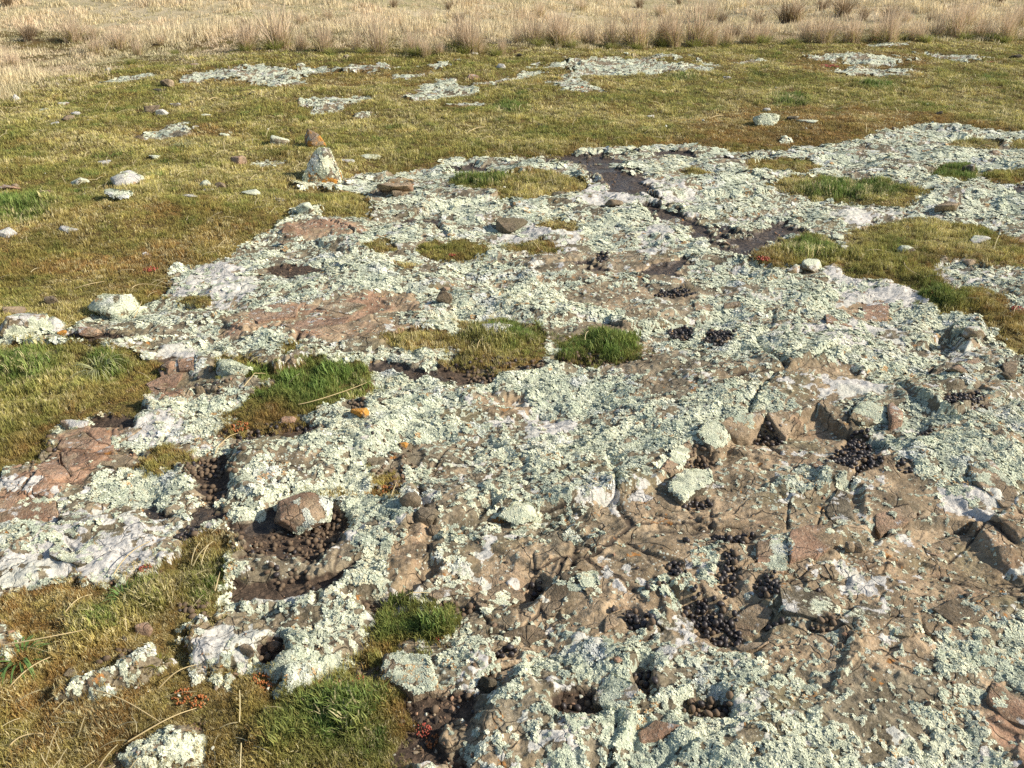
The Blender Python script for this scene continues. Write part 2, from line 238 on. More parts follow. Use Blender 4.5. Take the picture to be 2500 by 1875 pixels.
# droppings: outline ellipse, colour (0 black, 1 brown), density, label
DUNG = [
 ((1663, 1467, 1765, 1530), 0, 1, 'dark round dropping in the largest heap on the brown slab'), ((1700, 1515, 1815, 1582), 0, 1, 'dark round dropping in the largest heap on the brown slab'),
 ((1750, 1368, 1803, 1478), 0, 1, 'dark round dropping in the upright row above the largest heap'), ((1832, 1433, 1893, 1490), 0, 1, 'dark round dropping in the crack right of the upright row'),
 ((1620, 1384, 1677, 1425), 0, 1, 'dark round dropping in the small heap left of the upright row'), ((1522, 1517, 1590, 1562), 0, 1, 'dark round dropping in the heap left of the largest heap'),
 ((1663, 1722, 1776, 1782), 1, 1, 'brown round dropping in the heap at the bottom edge'), ((1536, 1652, 1592, 1732), 0, .8, 'dark dropping in the narrow slot left of the brown heap'),
 ((1968, 1544, 2034, 1568), 1, .9, 'brown dropping in the small row right of the largest heap'), ((1852, 1530, 1925, 1550), 0, .5, 'single dark dropping in the crack beside the largest heap'),
 ((1284, 1424, 1332, 1462), 0, 1, 'dark dropping in the square notch of the brown rock'), ((1205, 1600, 1265, 1634), 0, .7, 'dark dropping in the dark crack below the brown rock'),
 ((1331, 1715, 1455, 1768), 1, .6, 'brown dropping on the soil between two lichen humps'), ((1481, 1498, 1560, 1530), 0, .5, 'dark dropping scattered along the crack behind the left heap'),
 ((1730, 1307, 1840, 1342), 0, 1, 'dark dropping in the flat heap above the pink slab'), ((1960, 1460, 2000, 1480), 0, .5, 'dark dropping in the shaded notch under the pink slab'),
 ((1074, 1477, 1162, 1510), 1, .8, 'brown dropping in the crack beside the bright green tuft'), ((870, 1481, 946, 1512), 1, .8, 'brown dropping in the hollow behind the bright green tuft'),
 ((930, 1690, 1010, 1800), 1, .35, 'brown dropping among red plants at the bottom edge'), ((1020, 1700, 1180, 1790), 1, .25, 'brown dropping on the dark soil beside the lichen hump'),
 ((2015, 1110, 2145, 1172), 0, 1, None), ((2060, 1068, 2125, 1125), 0, 1, None), ((1836, 1052, 1915, 1082), 0, .9, None), ((1660, 1112, 1740, 1166), 1, .9, None), ((2296, 973, 2392, 1028), 0, .8, None), ((2235, 1068, 2272, 1092), 0, .8, None), ((2180, 1150, 2224, 1174), 0, .8, None), ((1655, 1225, 1740, 1252), 0, .7, None),
 ((570, 1300, 834, 1388), 1, .42, None), ((753, 1240, 842, 1348), 1, .6, None), ((448, 1128, 548, 1188), 1, .75, None), ((480, 1193, 560, 1240), 1, .6, None), ((431, 1312, 482, 1350), 0, .9, None), ((582, 1410, 840, 1462), 1, .35, None), ((560, 1050, 775, 1092), 0, .6, None),
 ((423, 1490, 528, 1525), 1, .7, None), ((232, 1578, 330, 1655), 1, .5, None), ((640, 1590, 690, 1650), 1, .4, None), ((1138, 925, 1205, 960), 1, .8, None), ((1345, 880, 1556, 906), 1, .6, None), ((1080, 890, 1340, 930), 1, .5, None), ((1634, 805, 1688, 842), 0, .9, None), ((1710, 823, 1788, 868), 0, 1, None), ((1600, 715, 1692, 740), 0, .7, None), ((1455, 632, 1480, 652), 0, .9, None),
 ((880, 1080, 1000, 1180), 1, .2, None), ((1555, 1350, 1640, 1480), 0, .12, None), ((1640, 1330, 1700, 1350), 0, .1, None), ((990, 1100, 1030, 1160), 1, .5, None), ((470, 930, 560, 1000), 1, .25, None), ((80, 1080, 160, 1160), 1, .4, None), ((520, 1100, 620, 1200), 1, .2, None), ((1655, 1340, 2120, 1420), 0, .012, None), ((850, 1640, 940, 1700), 1, .3, None),
 ((840, 1000, 900, 1040), 1, .5, None), ((930, 1130, 990, 1240), 1, .4, None)]
GREEN = [ell(600, 900, 920, 1010), ell(1340, 820, 1600, 900), ell(928, 1497, 1091, 1610), ell(-40, 490, 130, 560), ell(1180, 800, 1330, 860), ell(290, 1445, 420, 1500), ell(700, 1680, 960, 1880), ell(1205, 255, 1280, 285), ell(1880, 235, 1975, 270), ell(1640, 185, 1700, 205), ell(2090, 205, 2180, 225), ell(230, 1510, 290, 1560),
         ell(1100, 430, 1240, 470), ell(1900, 600, 2050, 650), ell(430, 1400, 560, 1480), ell(-20, 860, 140, 960), ell(2270, 410, 2400, 450), ell(1950, 445, 2200, 500), ell(220, 880, 320, 950), ell(2230, 700, 2330, 770)]
BROWN = [([(-100, 1450), (500, 1300), (600, 1450), (450, 1600), (560, 1700), (760, 1700), (700, 1900), (-100, 1900)], .5), ([(0, 550), (500, 500), (620, 560), (400, 680), (420, 740), (0, 760)], .4), ([(1690, 300), (1850, 272), (2154, 275), (2450, 310), (2450, 335), (2154, 330), (2090, 360), (1900, 370), (1650, 360)], .9), ([(300, 600), (600, 570), (560, 650), (400, 680), (430, 740), (250, 700), (0, 720), (-50, 690), (150, 650)], .7), (ell(1920, 135, 2280, 190), .8), (ell(420, 170, 1000, 225), .55), (ell(560, 1020, 680, 1080), .8), (ell(300, 960, 400, 1020), .7), ([(0, 1100), (150, 1060), (60, 1180), (-40, 1210)], .7),
         (ell(230, 1690, 700, 1790), .75), (ell(0, 1440, 300, 1520), .6), (ell(430, 1320, 570, 1400), .6), (ell(920, 1200, 970, 1232), .9), (ell(2240, 700, 2320, 760), .7), (ell(1840, 620, 1900, 670), .6), (ell(1350, 370, 1550, 390), .6), (ell(380, 320, 620, 350), .5), (ell(2400, 700, 2540, 850), .5)]
# ------------------------------------------------------------------ masks
n_lo = fbm(X*3, Y*3, 21, 3); n_md = fbm(X*10, Y*10, 24, 3); n_hi = fbm(X*34, Y*34, 27, 2)
wob = 0.030*n_md+0.012*n_hi
sdM = grid_sd(OUTCROP, 0.6) + wob*1.6 + 0.02*n_lo
far_n = fbm(X*2.0, Y*1.5, 31, 4, .6); far_m = fbm(X*6, Y*4, 36, 3, .6)
sdP = np.full(X.shape, -0.5, np.float32); idP = np.zeros(X.shape, np.int32)
for k, (pl, lb, rag) in enumerate(PATCH):
    s = grid_sd(pl, 0.5) + (rag*1.9*far_n+rag*1.5*far_m+wob*min(1, rag*6)-rag*.15 if rag > .03 else wob*.5)
    m = s > sdP; sdP[m] = s[m]; idP[m] = k
sdT = np.full(X.shape, -0.5, np.float32); idT = np.zeros(X.shape, np.int32)
for k, (pl, lb) in enumerate(TURF):
    s = grid_sd(pl, 0.5)+wob*1.9+.028*fbm(X*6, Y*6, 201, 3)-.004
    m = s > sdT; sdT[m] = s[m]; idT[m] = k
sdR = np.maximum(np.minimum(sdM, -sdT), sdP)                 # rock (positive)
in_patch = sdP > np.minimum(sdM, -sdT)
sdTurf = -sdR
mud = np.full(X.shape, -0.5, np.float32)
for p in MUD: mud = np.maximum(mud, grid_sd(p, .5))
mudm = sstep(-.012, .03, mud+wob*2.2+.05*n_lo+.16*fbm(X*6, Y*9, 131, 4)+.004)
soil = np.full(X.shape, -0.5, np.float32)
for p in SOIL: soil = np.maximum(soil, grid_sd(p, .5))
soil = np.maximum(soil, np.where(soil > -.49, soil, -.5))
soilm = sstep(-.02, .03, soil+wob*1.5)
bias = np.zeros(X.shape, np.float32); warm = np.full(X.shape, .3, np.float32)
for p, b, w in BARE:
    m = sstep(-.03, .04, grid_sd(p, .4)+wob*2+.02*n_lo)
    bias = np.minimum(bias, b*m); warm = np.where(m > .3, warm+(w-warm)*m, warm)
for p, b in LUSH: bias = bias+b*sstep(-.04, .05, grid_sd(p, .4)+wob*2.5)
crust = np.zeros(X.shape, np.float32)
for p in CRUST: crust = np.maximum(crust, sstep(-.05, .05, grid_sd(p, .4)+wob*1.6))
# ------------------------------------------------------------------ rock slabs (jointed cells)
def cells(x, y, ang, la, lb, jit, seed):
    c, s = math.cos(ang), math.sin(ang)
    u = (x*c+y*s)/la; v = (-x*s+y*c)/lb
    ui = np.floor(u).astype(np.int64); vi = np.floor(v).astype(np.int64)
    f1 = np.full(x.shape, 9e9, np.float32); f2 = f1.copy(); i1 = np.zeros(x.shape, np.int64)
    p1x = np.zeros_like(f1); p1y = np.zeros_like(f1); p2x = np.zeros_like(f1); p2y = np.zeros_like(f1)
    for du in (-1, 0, 1):
        for dv in (-1, 0, 1):
            h = _P[(_P[(ui+du+seed*77) & 4095]+vi+dv) & 4095]; h2 = _P[(h+991) & 4095]
            px = ui+du+.5+(h/4096-.5)*jit; py = vi+dv+.5+(h2/4096-.5)*jit
            d = ((u-px)**2*1.0+(v-py)**2).astype(np.float32)
            a = d < f1
            f2 = np.where(a, f1, np.minimum(f2, d)); p2x = np.where(a, p1x, np.where(d <= f2, px, p2x)); p2y = np.where(a, p1y, np.where(d <= f2, py, p2y))
            i1 = np.where(a, (ui+du+500)*2000+(vi+dv+500), i1); f1 = np.where(a, d, f1); p1x = np.where(a, px, p1x); p1y = np.where(a, py, p1y)
    gap = (f2-f1)/(2*np.sqrt((p2x-p1x)**2+(p2y-p1y)**2)+1e-6)*min(la, lb)
    h = _P[i1 & 4095]
    return i1, gap, h/4096., _P[(h+17) & 4095]/4096.-.5, _P[(h+91) & 4095]/4096.-.5, u-p1x, v-p1y
wx = X+.05*pn(X*4, Y*4, 41)+.004*n_hi; wy = Y+.05*pn(X*4, Y*4, 43)+.008*n_md
cid, gap, ch, ct1, ct2, cu, cv = cells(wx, wy, math.radians(27), .62, .30, .85, 3)
_, gap2, ch2, c2a, c2b, c2u, c2v = cells(wx, wy, math.radians(-20), .27, .17, .9, 8)
_, gap4, ch4, c4a, c4b, c4u, c4v = cells(X+.01*n_md, Y+.006*n_hi, math.radians(35), .10, .075, .95, 15)
jn = sstep(-.25, .25, fbm(X*.9, Y*.9, 51, 2))                # where joints open
bareM = np.clip(-bias*1.7, 0, 1)
frac = bareM*sstep(-.3, .1, fbm(X*1.6, Y*1.6, 53, 2)+.1)
zb = base_z(X, Y)
zr = zb + .034 + np.where(in_patch, -.004, 0)
zr += (.030*(ch-.5)+.055*ct1*cu+.05*ct2*cv)*(.45+.55*jn)*sstep(0, .016, gap)
zr += frac*((.018*(ch2-.5)+.055*(c2a*c2u+c2b*c2v))*sstep(0, .010, gap2)+(.005*(ch4-.5)+.022*(c4a*c4u+c4b*c4v))*sstep(0, .007, gap4))
f1_ = fbm(X*2.2, Y*3.0, 61, 4); st = f1_*5.0; fl = np.floor(st); terr = (fl+sstep(.35, .65, st-fl))/5.0
zr += .036*(.55*terr+.45*f1_)*(1-.45*bareM)
rr = fbm(X*7, Y*9, 64, 4, .55); st = rr*4; fl = np.floor(st); zr += .016*(.5*(fl+sstep(.3, .7, st-fl))/4+.5*rr)*(1-.65*bareM)
fine = fbm(X*36, Y*36, 66, 3, .6); zr += .0032*fine*(1-.5*bareM)
crk = np.exp(-(gap/.005)**2)*(.25+.75*jn)*sstep(-.1, .25, fbm(X*1.7+9, Y*1.7, 55, 2)+.12)
crk2 = np.exp(-(gap2/.0048)**2)*frac*.8*sstep(-.2, .1, fbm(X*3.1, Y*3.1, 58, 2))
crk3 = np.exp(-(gap4/.004)**2)*np.clip(warm*1.4-.5, 0, 1)*sstep(.0, .25, fbm(X*4+3, Y*4, 57, 2))*.5
for c in CRACKS:
    crk = np.maximum(crk, np.exp(-(line_d(c)+.006*n_md)**2/.0042**2)*.7)
crkm = np.maximum(np.maximum(crk, crk2), crk3)
zr -= .010*crk + .007*crk2 + .004*crk3
for p, db, df in RECESS:
    w = PX(p); y0, y1 = w[:, 1].min(), w[:, 1].max()
    m = sstep(-.006, .015, grid_sd(p, .3)+.010*n_md)
    zr -= .75*m*(df+(db-df)*np.clip((Y-y0)/(y1-y0+1e-6), 0, 1))
for p, h in RAISE:
    zr += .7*h*sstep(-.012, .028, grid_sd(p, .3)+.022*n_md+.006*n_hi)
for k, (pl, lb, rag) in enumerate(PATCH):
    if rag < .03:
        s = grid_sd(pl, .3); zr += .042*(1-np.exp(-np.maximum(s+wob*.5, 0)/.022))
dungm = np.zeros(X.shape, np.float32)
for (a, b, c, d), br, dn, lb in DUNG:
    if dn < .3: continue
    m = sstep(-.012, .010, grid_sd(ell(a, b, c, d), .2)+.014*n_md); dungm = np.maximum(dungm, m)
zr -= dungm*.009
soilm = np.clip(soilm, 0, 1)
low = zb+.004+.006*n_md
zr = zr*(1-soilm*.75)+low*soilm*.75
zmud = zb+.008+.007*n_md+.006*n_lo+.003*n_hi
zr = zr*(1-mudm*.88)+zmud*mudm*.88
# lichen cover
ca, sa = math.cos(.42), math.sin(.42); XU = X*ca+Y*sa; YU = -X*sa+Y*ca
st_lo = fbm(XU*1.6, YU*4.2, 121, 3); st_md = fbm(XU*6, YU*15, 124, 3)
Lf = .50*n_lo+.45*st_lo+.35*n_md+.40*st_md+.50*n_hi+.30*fbm(X*90, Y*90, 71, 1)-.02+.10*sstep(3.2, 6, Y)+bias*1.25-.25*crkm-.10*(ch-.5)
Lf += np.where(in_patch, -.04, 0)
keep = (1-mudm)*(1-soilm)*(1-dungm)
lich = sstep(-.05, .07, Lf)*keep
spk = sstep(.36, .44, fbm(X*48, Y*48, 75, 2)+.30*fbm(X*1.8, Y*1.8, 76, 2)+.1*n_md-.35*np.clip(warm-.35, 0, 1)*(bareM > .2))*keep*.9            # small flecks on bare rock
lich = np.maximum(lich, spk)
crn = sstep(-.02, .06, .5*fbm(X*5, Y*5, 77, 3)+.4*fbm(X*22, Y*22, 78, 3)-.20+.34*crust-.1*(bareM > .4)*(crust < .2))*keep
lich = lich*(1-.7*crn*(crust > .3))
zr += lich*(.0025+.003*fbm(X*70, Y*70, 79, 2))+.0008*crn
# turf
edge = np.maximum(sdTurf, 0)
isl = sdT > sdM*0
isl = (sdT > 0) & (sdM > -.02)
zt = zb+np.where(isl, .024+.018*(1-np.exp(-edge/.08)), .018+.020*(1-np.exp(-edge/.12)))+.010*n_lo+.007*n_md
tm = sstep(-.012, .014, sdTurf)
Zg = (zr*(1-tm)+zt*tm).astype(np.float32)
def gidx(x, y):
    t = y_row(y)*(NR-1); s = (x/half_w(y)+1)/2*(NC-1)
    return np.clip(t, 0, NR-1.001), np.clip(s, 0, NC-1.001)
def gsample(A, x, y):
    t, s = gidx(x, y); i = t.astype(int); j = s.astype(int); a = t-i; b = s-j
    return (A[i, j]*(1-a)*(1-b)+A[i+1, j]*a*(1-b)+A[i, j+1]*(1-a)*b+A[i+1, j+1]*a*b)
def zat(x, y):
    x = np.atleast_1d(np.asarray(x, float)); y = np.atleast_1d(np.asarray(y, float))
    ins = (y > .86) & (y < 16.4) & (np.abs(x) < half_w(y)*.999)
    return np.where(ins, gsample(Zg, np.where(ins, x, 0), np.clip(y, .86, 16.4)), base_z(x, y)+.01)
dZr = np.gradient(Zg, axis=0)/np.gradient(Y, axis=0); dZs = np.gradient(Zg, axis=1)/np.gradient(X, axis=1)
# slope in x at constant y is dZs; along rows x also changes: correct it
dxr = np.gradient(X, axis=0)/np.gradient(Y, axis=0); dZy = dZr-dZs*dxr
NRM = np.stack([-dZs, -dZy, np.ones_like(Zg)], -1); NRM /= np.linalg.norm(NRM, axis=-1, keepdims=True)

# ------------------------------------------------------------------ materials
class NT:
    def __init__(s, name):
        s.m = bpy.data.materials.new(name); s.m.use_nodes = True; s.t = s.m.node_tree; s.t.nodes.clear()
        s.out = s.n('ShaderNodeOutputMaterial')
    def n(s, t, **k):
        x = s.t.nodes.new(t)
        for a, b in k.items(): setattr(x, a, b)
        return x
    def put(s, sock, v):
        if v is None: return
        if isinstance(v, bpy.types.NodeSocket): s.t.links.new(v, sock)
        elif hasattr(sock.default_value, '__len__') and not hasattr(v, '__len__'): sock.default_value = (v,)*len(sock.default_value)
        elif hasattr(sock.default_value, '__len__') and len(sock.default_value) == 4 and len(v) == 3: sock.default_value = (*v, 1)
        else: sock.default_value = v
    def attr(s, name, kind='GEOMETRY'):
        return s.n('ShaderNodeAttribute', attribute_name=name, attribute_type=kind)
    def math(s, op, a, b=None, c=None):
        x = s.n('ShaderNodeMath', operation=op); s.put(x.inputs[0], a); s.put(x.inputs[1], b)
        if c is not None: s.put(x.inputs[2], c)
        return x.outputs[0]
    def noise(s, vec, sc, det=3, ro=.55, d=0):
        x = s.n('ShaderNodeTexNoise'); s.put(x.inputs['Vector'], vec); x.inputs['Scale'].default_value = sc; x.inputs['Detail'].default_value = det; x.inputs['Roughness'].default_value = ro; x.inputs['Distortion'].default_value = d
        return x.outputs['Fac']
    def vor(s, vec, sc, feat='F1'):
        x = s.n('ShaderNodeTexVoronoi', feature=feat); s.put(x.inputs['Vector'], vec); x.inputs['Scale'].default_value = sc
        return x
    def ss(s, v, a, b, lo=0., hi=1.):
        x = s.n('ShaderNodeMapRange', interpolation_type='SMOOTHSTEP'); s.put(x.inputs[0], v)
        for i, q in enumerate((a, b, lo, hi)): x.inputs[i+1].default_value = q
        return x.outputs[0]
    def mix(s, f, a, b):
        x = s.n('ShaderNodeMix', data_type='RGBA'); s.put(x.inputs[0], f); s.put(x.inputs[6], a); s.put(x.inputs[7], b); return x.outputs[2]
    def hsv(s, c, h=.5, sa=1., v=1.):
        x = s.n('ShaderNodeHueSaturation'); s.put(x.inputs['Hue'], h); s.put(x.inputs['Saturation'], sa); s.put(x.inputs['Value'], v); s.put(x.inputs['Color'], c); return x.outputs[0]
    def bump(s, h, st, dist, nrm=None):
        x = s.n('ShaderNodeBump'); s.put(x.inputs['Height'], h); x.inputs['Strength'].default_value = st; x.inputs['Distance'].default_value = dist
        if nrm is not None: s.put(x.inputs['Normal'], nrm)
        return x.outputs[0]
    def bsdf(s, col, rough=.85, nrm=None, spec=.3):
        x = s.n('ShaderNodeBsdfPrincipled'); s.put(x.inputs['Base Color'], col); s.put(x.inputs['Roughness'], rough); s.put(x.inputs['Specular IOR Level'], spec)
        if nrm is not None: s.put(x.inputs['Normal'], nrm)
        return x.outputs[0]
    def done(s, sh):
        s.t.links.new(sh, s.out.inputs[0]); return s.m

LICH_A, LICH_B, CRUST_C = (.73, .735, .535), (.53, .57, .42), (.69, .65, .57)
def rock_colour(q, P, warm_s):
    n1 = q.noise(P, 2.6, 4); n2 = q.noise(P, 9, 6, .66); n3 = q.noise(P, 48, 5, .72); n4 = q.noise(P, 5.5, 4, .6)
    cool = q.mix(q.ss(n2, .38, .62), (.125, .102, .06), (.275, .228, .148))
    tan = q.mix(q.ss(n2, .38, .62), (.225, .165, .095), (.43, .315, .19))
    pink = q.mix(q.ss(n2, .38, .62), (.29, .165, .095), (.45, .275, .17))
    w = q.math('ADD', warm_s, q.math('MULTIPLY', q.math('SUBTRACT', n4, .5), 1.3))
    c = q.mix(q.ss(w, .25, .6), cool, tan); c = q.mix(q.ss(w, .66, .98), c, pink)
    c = q.mix(q.ss(n1, .54, .66, 0, .6), c, (.17, .15, .075))
    c = q.mix(q.ss(n3, .50, .66, 0, .6), c, (.10, .08, .052))
    wv = q.n('ShaderNodeVectorMath', operation='ADD'); nz_ = q.n('ShaderNodeTexNoise'); q.put(nz_.inputs['Vector'], P); nz_.inputs['Scale'].default_value = 9; nz_.inputs['Detail'].default_value = 3
    sv_ = q.n('ShaderNodeVectorMath', operation='SCALE'); q.put(sv_.inputs[0], nz_.outputs['Color']); sv_.inputs['Scale'].default_value = .09; q.put(wv.inputs[0], P); q.put(wv.inputs[1], sv_.outputs[0])
    e1 = q.vor(wv.outputs[0], 5.5, 'DISTANCE_TO_EDGE').outputs['Distance']; e2 = q.vor(wv.outputs[0], 15, 'DISTANCE_TO_EDGE').outputs['Distance']
    jm = q.math('MAXIMUM', q.math('MULTIPLY', q.ss(e1, .0, .016, 1, 0), q.ss(q.noise(P, 3.1, 2), .44, .54)), q.math('MULTIPLY', q.ss(e2, .0, .035, .8, 0), q.ss(q.noise(P, 4.3, 2), .50, .60)))
    q.joint = jm; q.chip = q.n('ShaderNodeSeparateColor'); q.put(q.chip.inputs[0], q.vor(wv.outputs[0], 17).outputs['Color'])
    c = q.hsv(c, .5, 1, q.math('ADD', .86, q.math('MULTIPLY', q.chip.outputs[0], .28)))
    c = q.mix(q.math('MULTIPLY', jm, .8), c, (.06, .045, .03))
    c = q.mix(q.ss(q.noise(P, 120, 3, .7), .54, .68, 0, .5), c, (.50, .43, .32))
    c = q.mix(q.ss(q.noise(P, 210, 2, .6), .56, .66, 0, .55), c, (.085, .068, .045))
    return c, n2, n3
def make_rock_mat():
    q = NT('outcrop rock'); P = q.n('ShaderNodeTexCoord').outputs['Object']
    at = {k: q.attr(k).outputs['Fac'] for k in ('lich', 'crust', 'warm', 'mud', 'soil', 'crack')}
    c, n2, n3 = rock_colour(q, P, at['warm'])
    c = q.mix(q.ss(at['crack'], .2, .7, 0, .85), c, (.055, .04, .028))
    # flecks
    v = q.vor(P, 75); fl = q.math('LESS_THAN', v.outputs['Distance'], q.math('MULTIPLY', q.ss(q.noise(P, 7, 3), .45, .75), .34))
    c = q.mix(q.math('MULTIPLY', fl, .8), c, (.58, .60, .49))
    og = q.ss(q.noise(P, 16, 4, .6), .655, .70)
    c = q.mix(q.math('MULTIPLY', og, .8), c, (.40, .17, .035))
    fn = q.noise(P, 150, 4, .7); fn2 = q.noise(P, 55, 4, .65)
    cr = q.ss(q.math('ADD', at['crust'], q.math('ADD', q.math('MULTIPLY', q.math('SUBTRACT', fn, .5), 2.2), q.math('MULTIPLY', q.math('SUBTRACT', fn2, .5), 1.6))), .48, .62)
    cc = q.mix(q.ss(fn2, .4, .65), CRUST_C, (.46, .45, .42)); cc = q.mix(q.ss(q.noise(P, 4, 2), .45, .65), cc, (.60, .59, .49)); cc = q.mix(q.ss(q.noise(P, 95, 5, .75), .56, .64, 0, .8), cc, (.17, .145, .11))
    c = q.mix(q.math('MULTIPLY', cr, .9), c, cc)
    lm = q.ss(q.math('ADD', at['lich'], q.math('MULTIPLY', q.math('SUBTRACT', fn, .5), .9)), .40, .60)
    lc = q.mix(q.ss(fn2, .36, .62), LICH_B, LICH_A); lc = q.mix(q.ss(q.noise(P, 5, 4), .5, .64, 0, .8), lc, (.40, .455, .365))
    lc = q.mix(q.ss(q.noise(P, 210, 3, .7), .52, .68, 0, .55), lc, (.24, .26, .19))
    c = q.mix(lm, c, lc)
    sc = q.mix(q.ss(q.noise(P, 70, 4, .7), .4, .65), (.052, .036, .024), (.125, .085, .055))
    c = q.mix(q.ss(q.math('ADD', at['soil'], q.math('MULTIPLY', q.math('SUBTRACT', fn2, .5), .6)), .35, .65), c, sc)
    mm = q.ss(q.math('ADD', at['mud'], q.math('MULTIPLY', q.math('SUBTRACT', fn2, .5), .5)), .4, .6)
    c = q.mix(mm, c, q.mix(q.ss(fn2, .4, .62), (.045, .036, .029), (.11, .082, .058)))
    ro = q.math('SUBTRACT', .88, q.math('MULTIPLY', mm, q.ss(q.noise(P, 6, 2), .35, .6, .15, .6)))
    h = q.math('ADD', q.math('MULTIPLY', q.noise(P, 28, 6, .68), .5), q.math('MULTIPLY', q.math('MULTIPLY', fn, lm), .9))
    h = q.math('SUBTRACT', q.math('ADD', h, q.math('MULTIPLY', q.chip.outputs[1], .35)), q.math('MULTIPLY', q.joint, .45))
    b = q.bump(h, .85, .016)
    b = q.bump(q.noise(P, 110, 4, .7), .6, .005, b)
    return q.done(q.bsdf(c, ro, b, .3))
def make_ground_mat(name, dry=False):
    q = NT(name); P = q.n('ShaderNodeTexCoord').outputs['Object']
    a = q.noise(P, 3, 4); b = q.noise(P, 45, 4, .7)
    if dry:
        lw = q.n('ShaderNodeSeparateXYZ'); q.t.links.new(P, lw.inputs[0]); lawn = q.ss(q.math('ADD', lw.outputs[1], q.math('MULTIPLY', a, 2.)), 12.5, 14.5, 1, 0)
        lc_ = q.mix(q.ss(b, .42, .62), (.19, .145, .05), (.08, .06, .025))
        c = q.mix(q.ss(a, .35, .65), (.44, .365, .22), (.31, .275, .14)); c = q.mix(q.ss(q.noise(P, .35, 4), .4, .65), c, (.50, .42, .27)); c = q.mix(lawn, c, lc_)
    else: c = q.mix(q.ss(a, .35, .65), (.20, .16, .05), (.17, .11, .045)); c = q.mix(q.ss(b, .42, .62), c, (.08, .06, .025))
    return q.done(q.bsdf(c, .95, q.bump(q.noise(P, 60, 5, .7), .8, .02), .1))
def make_blade_mat(name, attr_kind='INSTANCER'):
    q = NT(name); col = q.attr('col', attr_kind).outputs['Color']
    P = q.n('ShaderNodeTexCoord').outputs['Object']
    g = q.n('ShaderNodeNewGeometry').outputs['Random Per Island']
    c = q.hsv(col, q.math('ADD', .485, q.math('MULTIPLY', g, .03)), 1.0, q.math('ADD', .65, q.math('MULTIPLY', g, .8)))
    d = q.bsdf(c, .6, None, .25); t = q.n('ShaderNodeBsdfTranslucent'); q.put(t.inputs[0], c)
    m = q.n('ShaderNodeMixShader'); m.inputs[0].default_value = .28; q.t.links.new(d, m.inputs[1]); q.t.links.new(t.outputs[0], m.inputs[2])
    return q.done(m.outputs[0])
def make_lichen_mat():
    q = NT('foliose lichen'); col = q.attr('col', 'INSTANCER').outputs['Color']; g = q.n('ShaderNodeNewGeometry').outputs['Random Per Island']
    c = q.hsv(col, .5, 1, q.math('ADD', .82, q.math('MULTIPLY', g, .3)))
    return q.done(q.bsdf(c, .9, None, .15))
def make_stone_mat(name, warm_v, lich_v, crust_v, orange_v=0., dark=1., foot=0.):
    q = NT(name); tc = q.n('ShaderNodeTexCoord').outputs['Object']; r = q.n('ShaderNodeObjectInfo').outputs['Random']
    off = q.n('ShaderNodeVectorMath', operation='ADD'); q.put(off.inputs[0], tc); q.put(off.inputs[1], q.math('MULTIPLY', r, 37.)); P = off.outputs[0]
    c, n2, n3 = rock_colour(q, P, q.math('ADD', warm_v, q.math('MULTIPLY', q.math('SUBTRACT', r, .5), .2)))
    c = q.hsv(c, .5, .95, dark)
    n = q.n('ShaderNodeSeparateXYZ'); q.t.links.new(q.n('ShaderNodeNewGeometry').outputs['Normal'], n.inputs[0])
    a = q.noise(P, 14, 5, .62); b = q.noise(P, 130, 4, .7); e = q.noise(P, 23, 5, .65)
    up = q.math('MULTIPLY', q.math('SUBTRACT', n.outputs[2], .3), .10)
    cm = q.ss(q.math('ADD', q.math('ADD', e, up), crust_v), .60, .68)
    cc = q.mix(q.ss(b, .4, .6), CRUST_C, (.45, .45, .42)); c = q.mix(q.math('MULTIPLY', cm, .92), c, cc)
    lm = q.ss(q.math('ADD', q.math('ADD', a, q.math('MULTIPLY', q.math('SUBTRACT', b, .5), .35)), q.math('ADD', up, lich_v)), .58, .66)
    lc = q.mix(q.ss(b, .38, .6), LICH_B, LICH_A); lc = q.mix(q.ss(q.noise(P, 190, 2), .5, .68, 0, .6), lc, (.22, .26, .19)); c = q.mix(lm, c, lc)
    if orange_v:
        zz_ = q.n('ShaderNodeSeparateXYZ'); q.t.links.new(tc, zz_.inputs[0]); om = q.ss(q.math('SUBTRACT', q.math('ADD', q.noise(P, 9, 4, .6), orange_v), q.math('MULTIPLY', zz_.outputs[2], foot)), .60, .66); c = q.mix(om, c, q.mix(q.ss(b, .4, .6), (.52, .21, .025), (.60, .32, .08)))
    h = q.math('ADD', q.math('MULTIPLY', q.noise(P, 35, 6, .7), .7), q.math('SUBTRACT', q.math('ADD', q.math('MULTIPLY', b, .4), q.math('MULTIPLY', q.chip.outputs[1], .2)), q.math('MULTIPLY', q.joint, .3)))
    return q.done(q.bsdf(c, .88, q.bump(h, .9, .018), .25))
def plain(name, col, rough=.8, var=.35, sc=40, spec=.3, trans=0):
    q = NT(name); P = q.n('ShaderNodeTexCoord').outputs['Object']; r = q.n('ShaderNodeObjectInfo').outputs['Random']
    off = q.n('ShaderNodeVectorMath', operation='ADD'); q.put(off.inputs[0], P); q.put(off.inputs[1], q.math('MULTIPLY', r, 19.))
    g = q.n('ShaderNodeNewGeometry').outputs['Random Per Island']
    k = q.math('ADD', q.math('MULTIPLY', q.noise(off.outputs[0], sc, 3), .6), q.math('ADD', q.math('MULTIPLY', r, .2), q.math('MULTIPLY', g, .2)))
    c = q.hsv(col, .5, 1, q.math('ADD', 1-var, q.math('MULTIPLY', k, 2*var)))
    d = q.bsdf(c, rough, None, spec)
    if trans:
        t = q.n('ShaderNodeBsdfTranslucent'); q.put(t.inputs[0], c); m = q.n('ShaderNodeMixShader'); m.inputs[0].default_value = trans; q.t.links.new(d, m.inputs[1]); q.t.links.new(t.outputs[0], m.inputs[2]); d = m.outputs[0]
    return q.done(d)
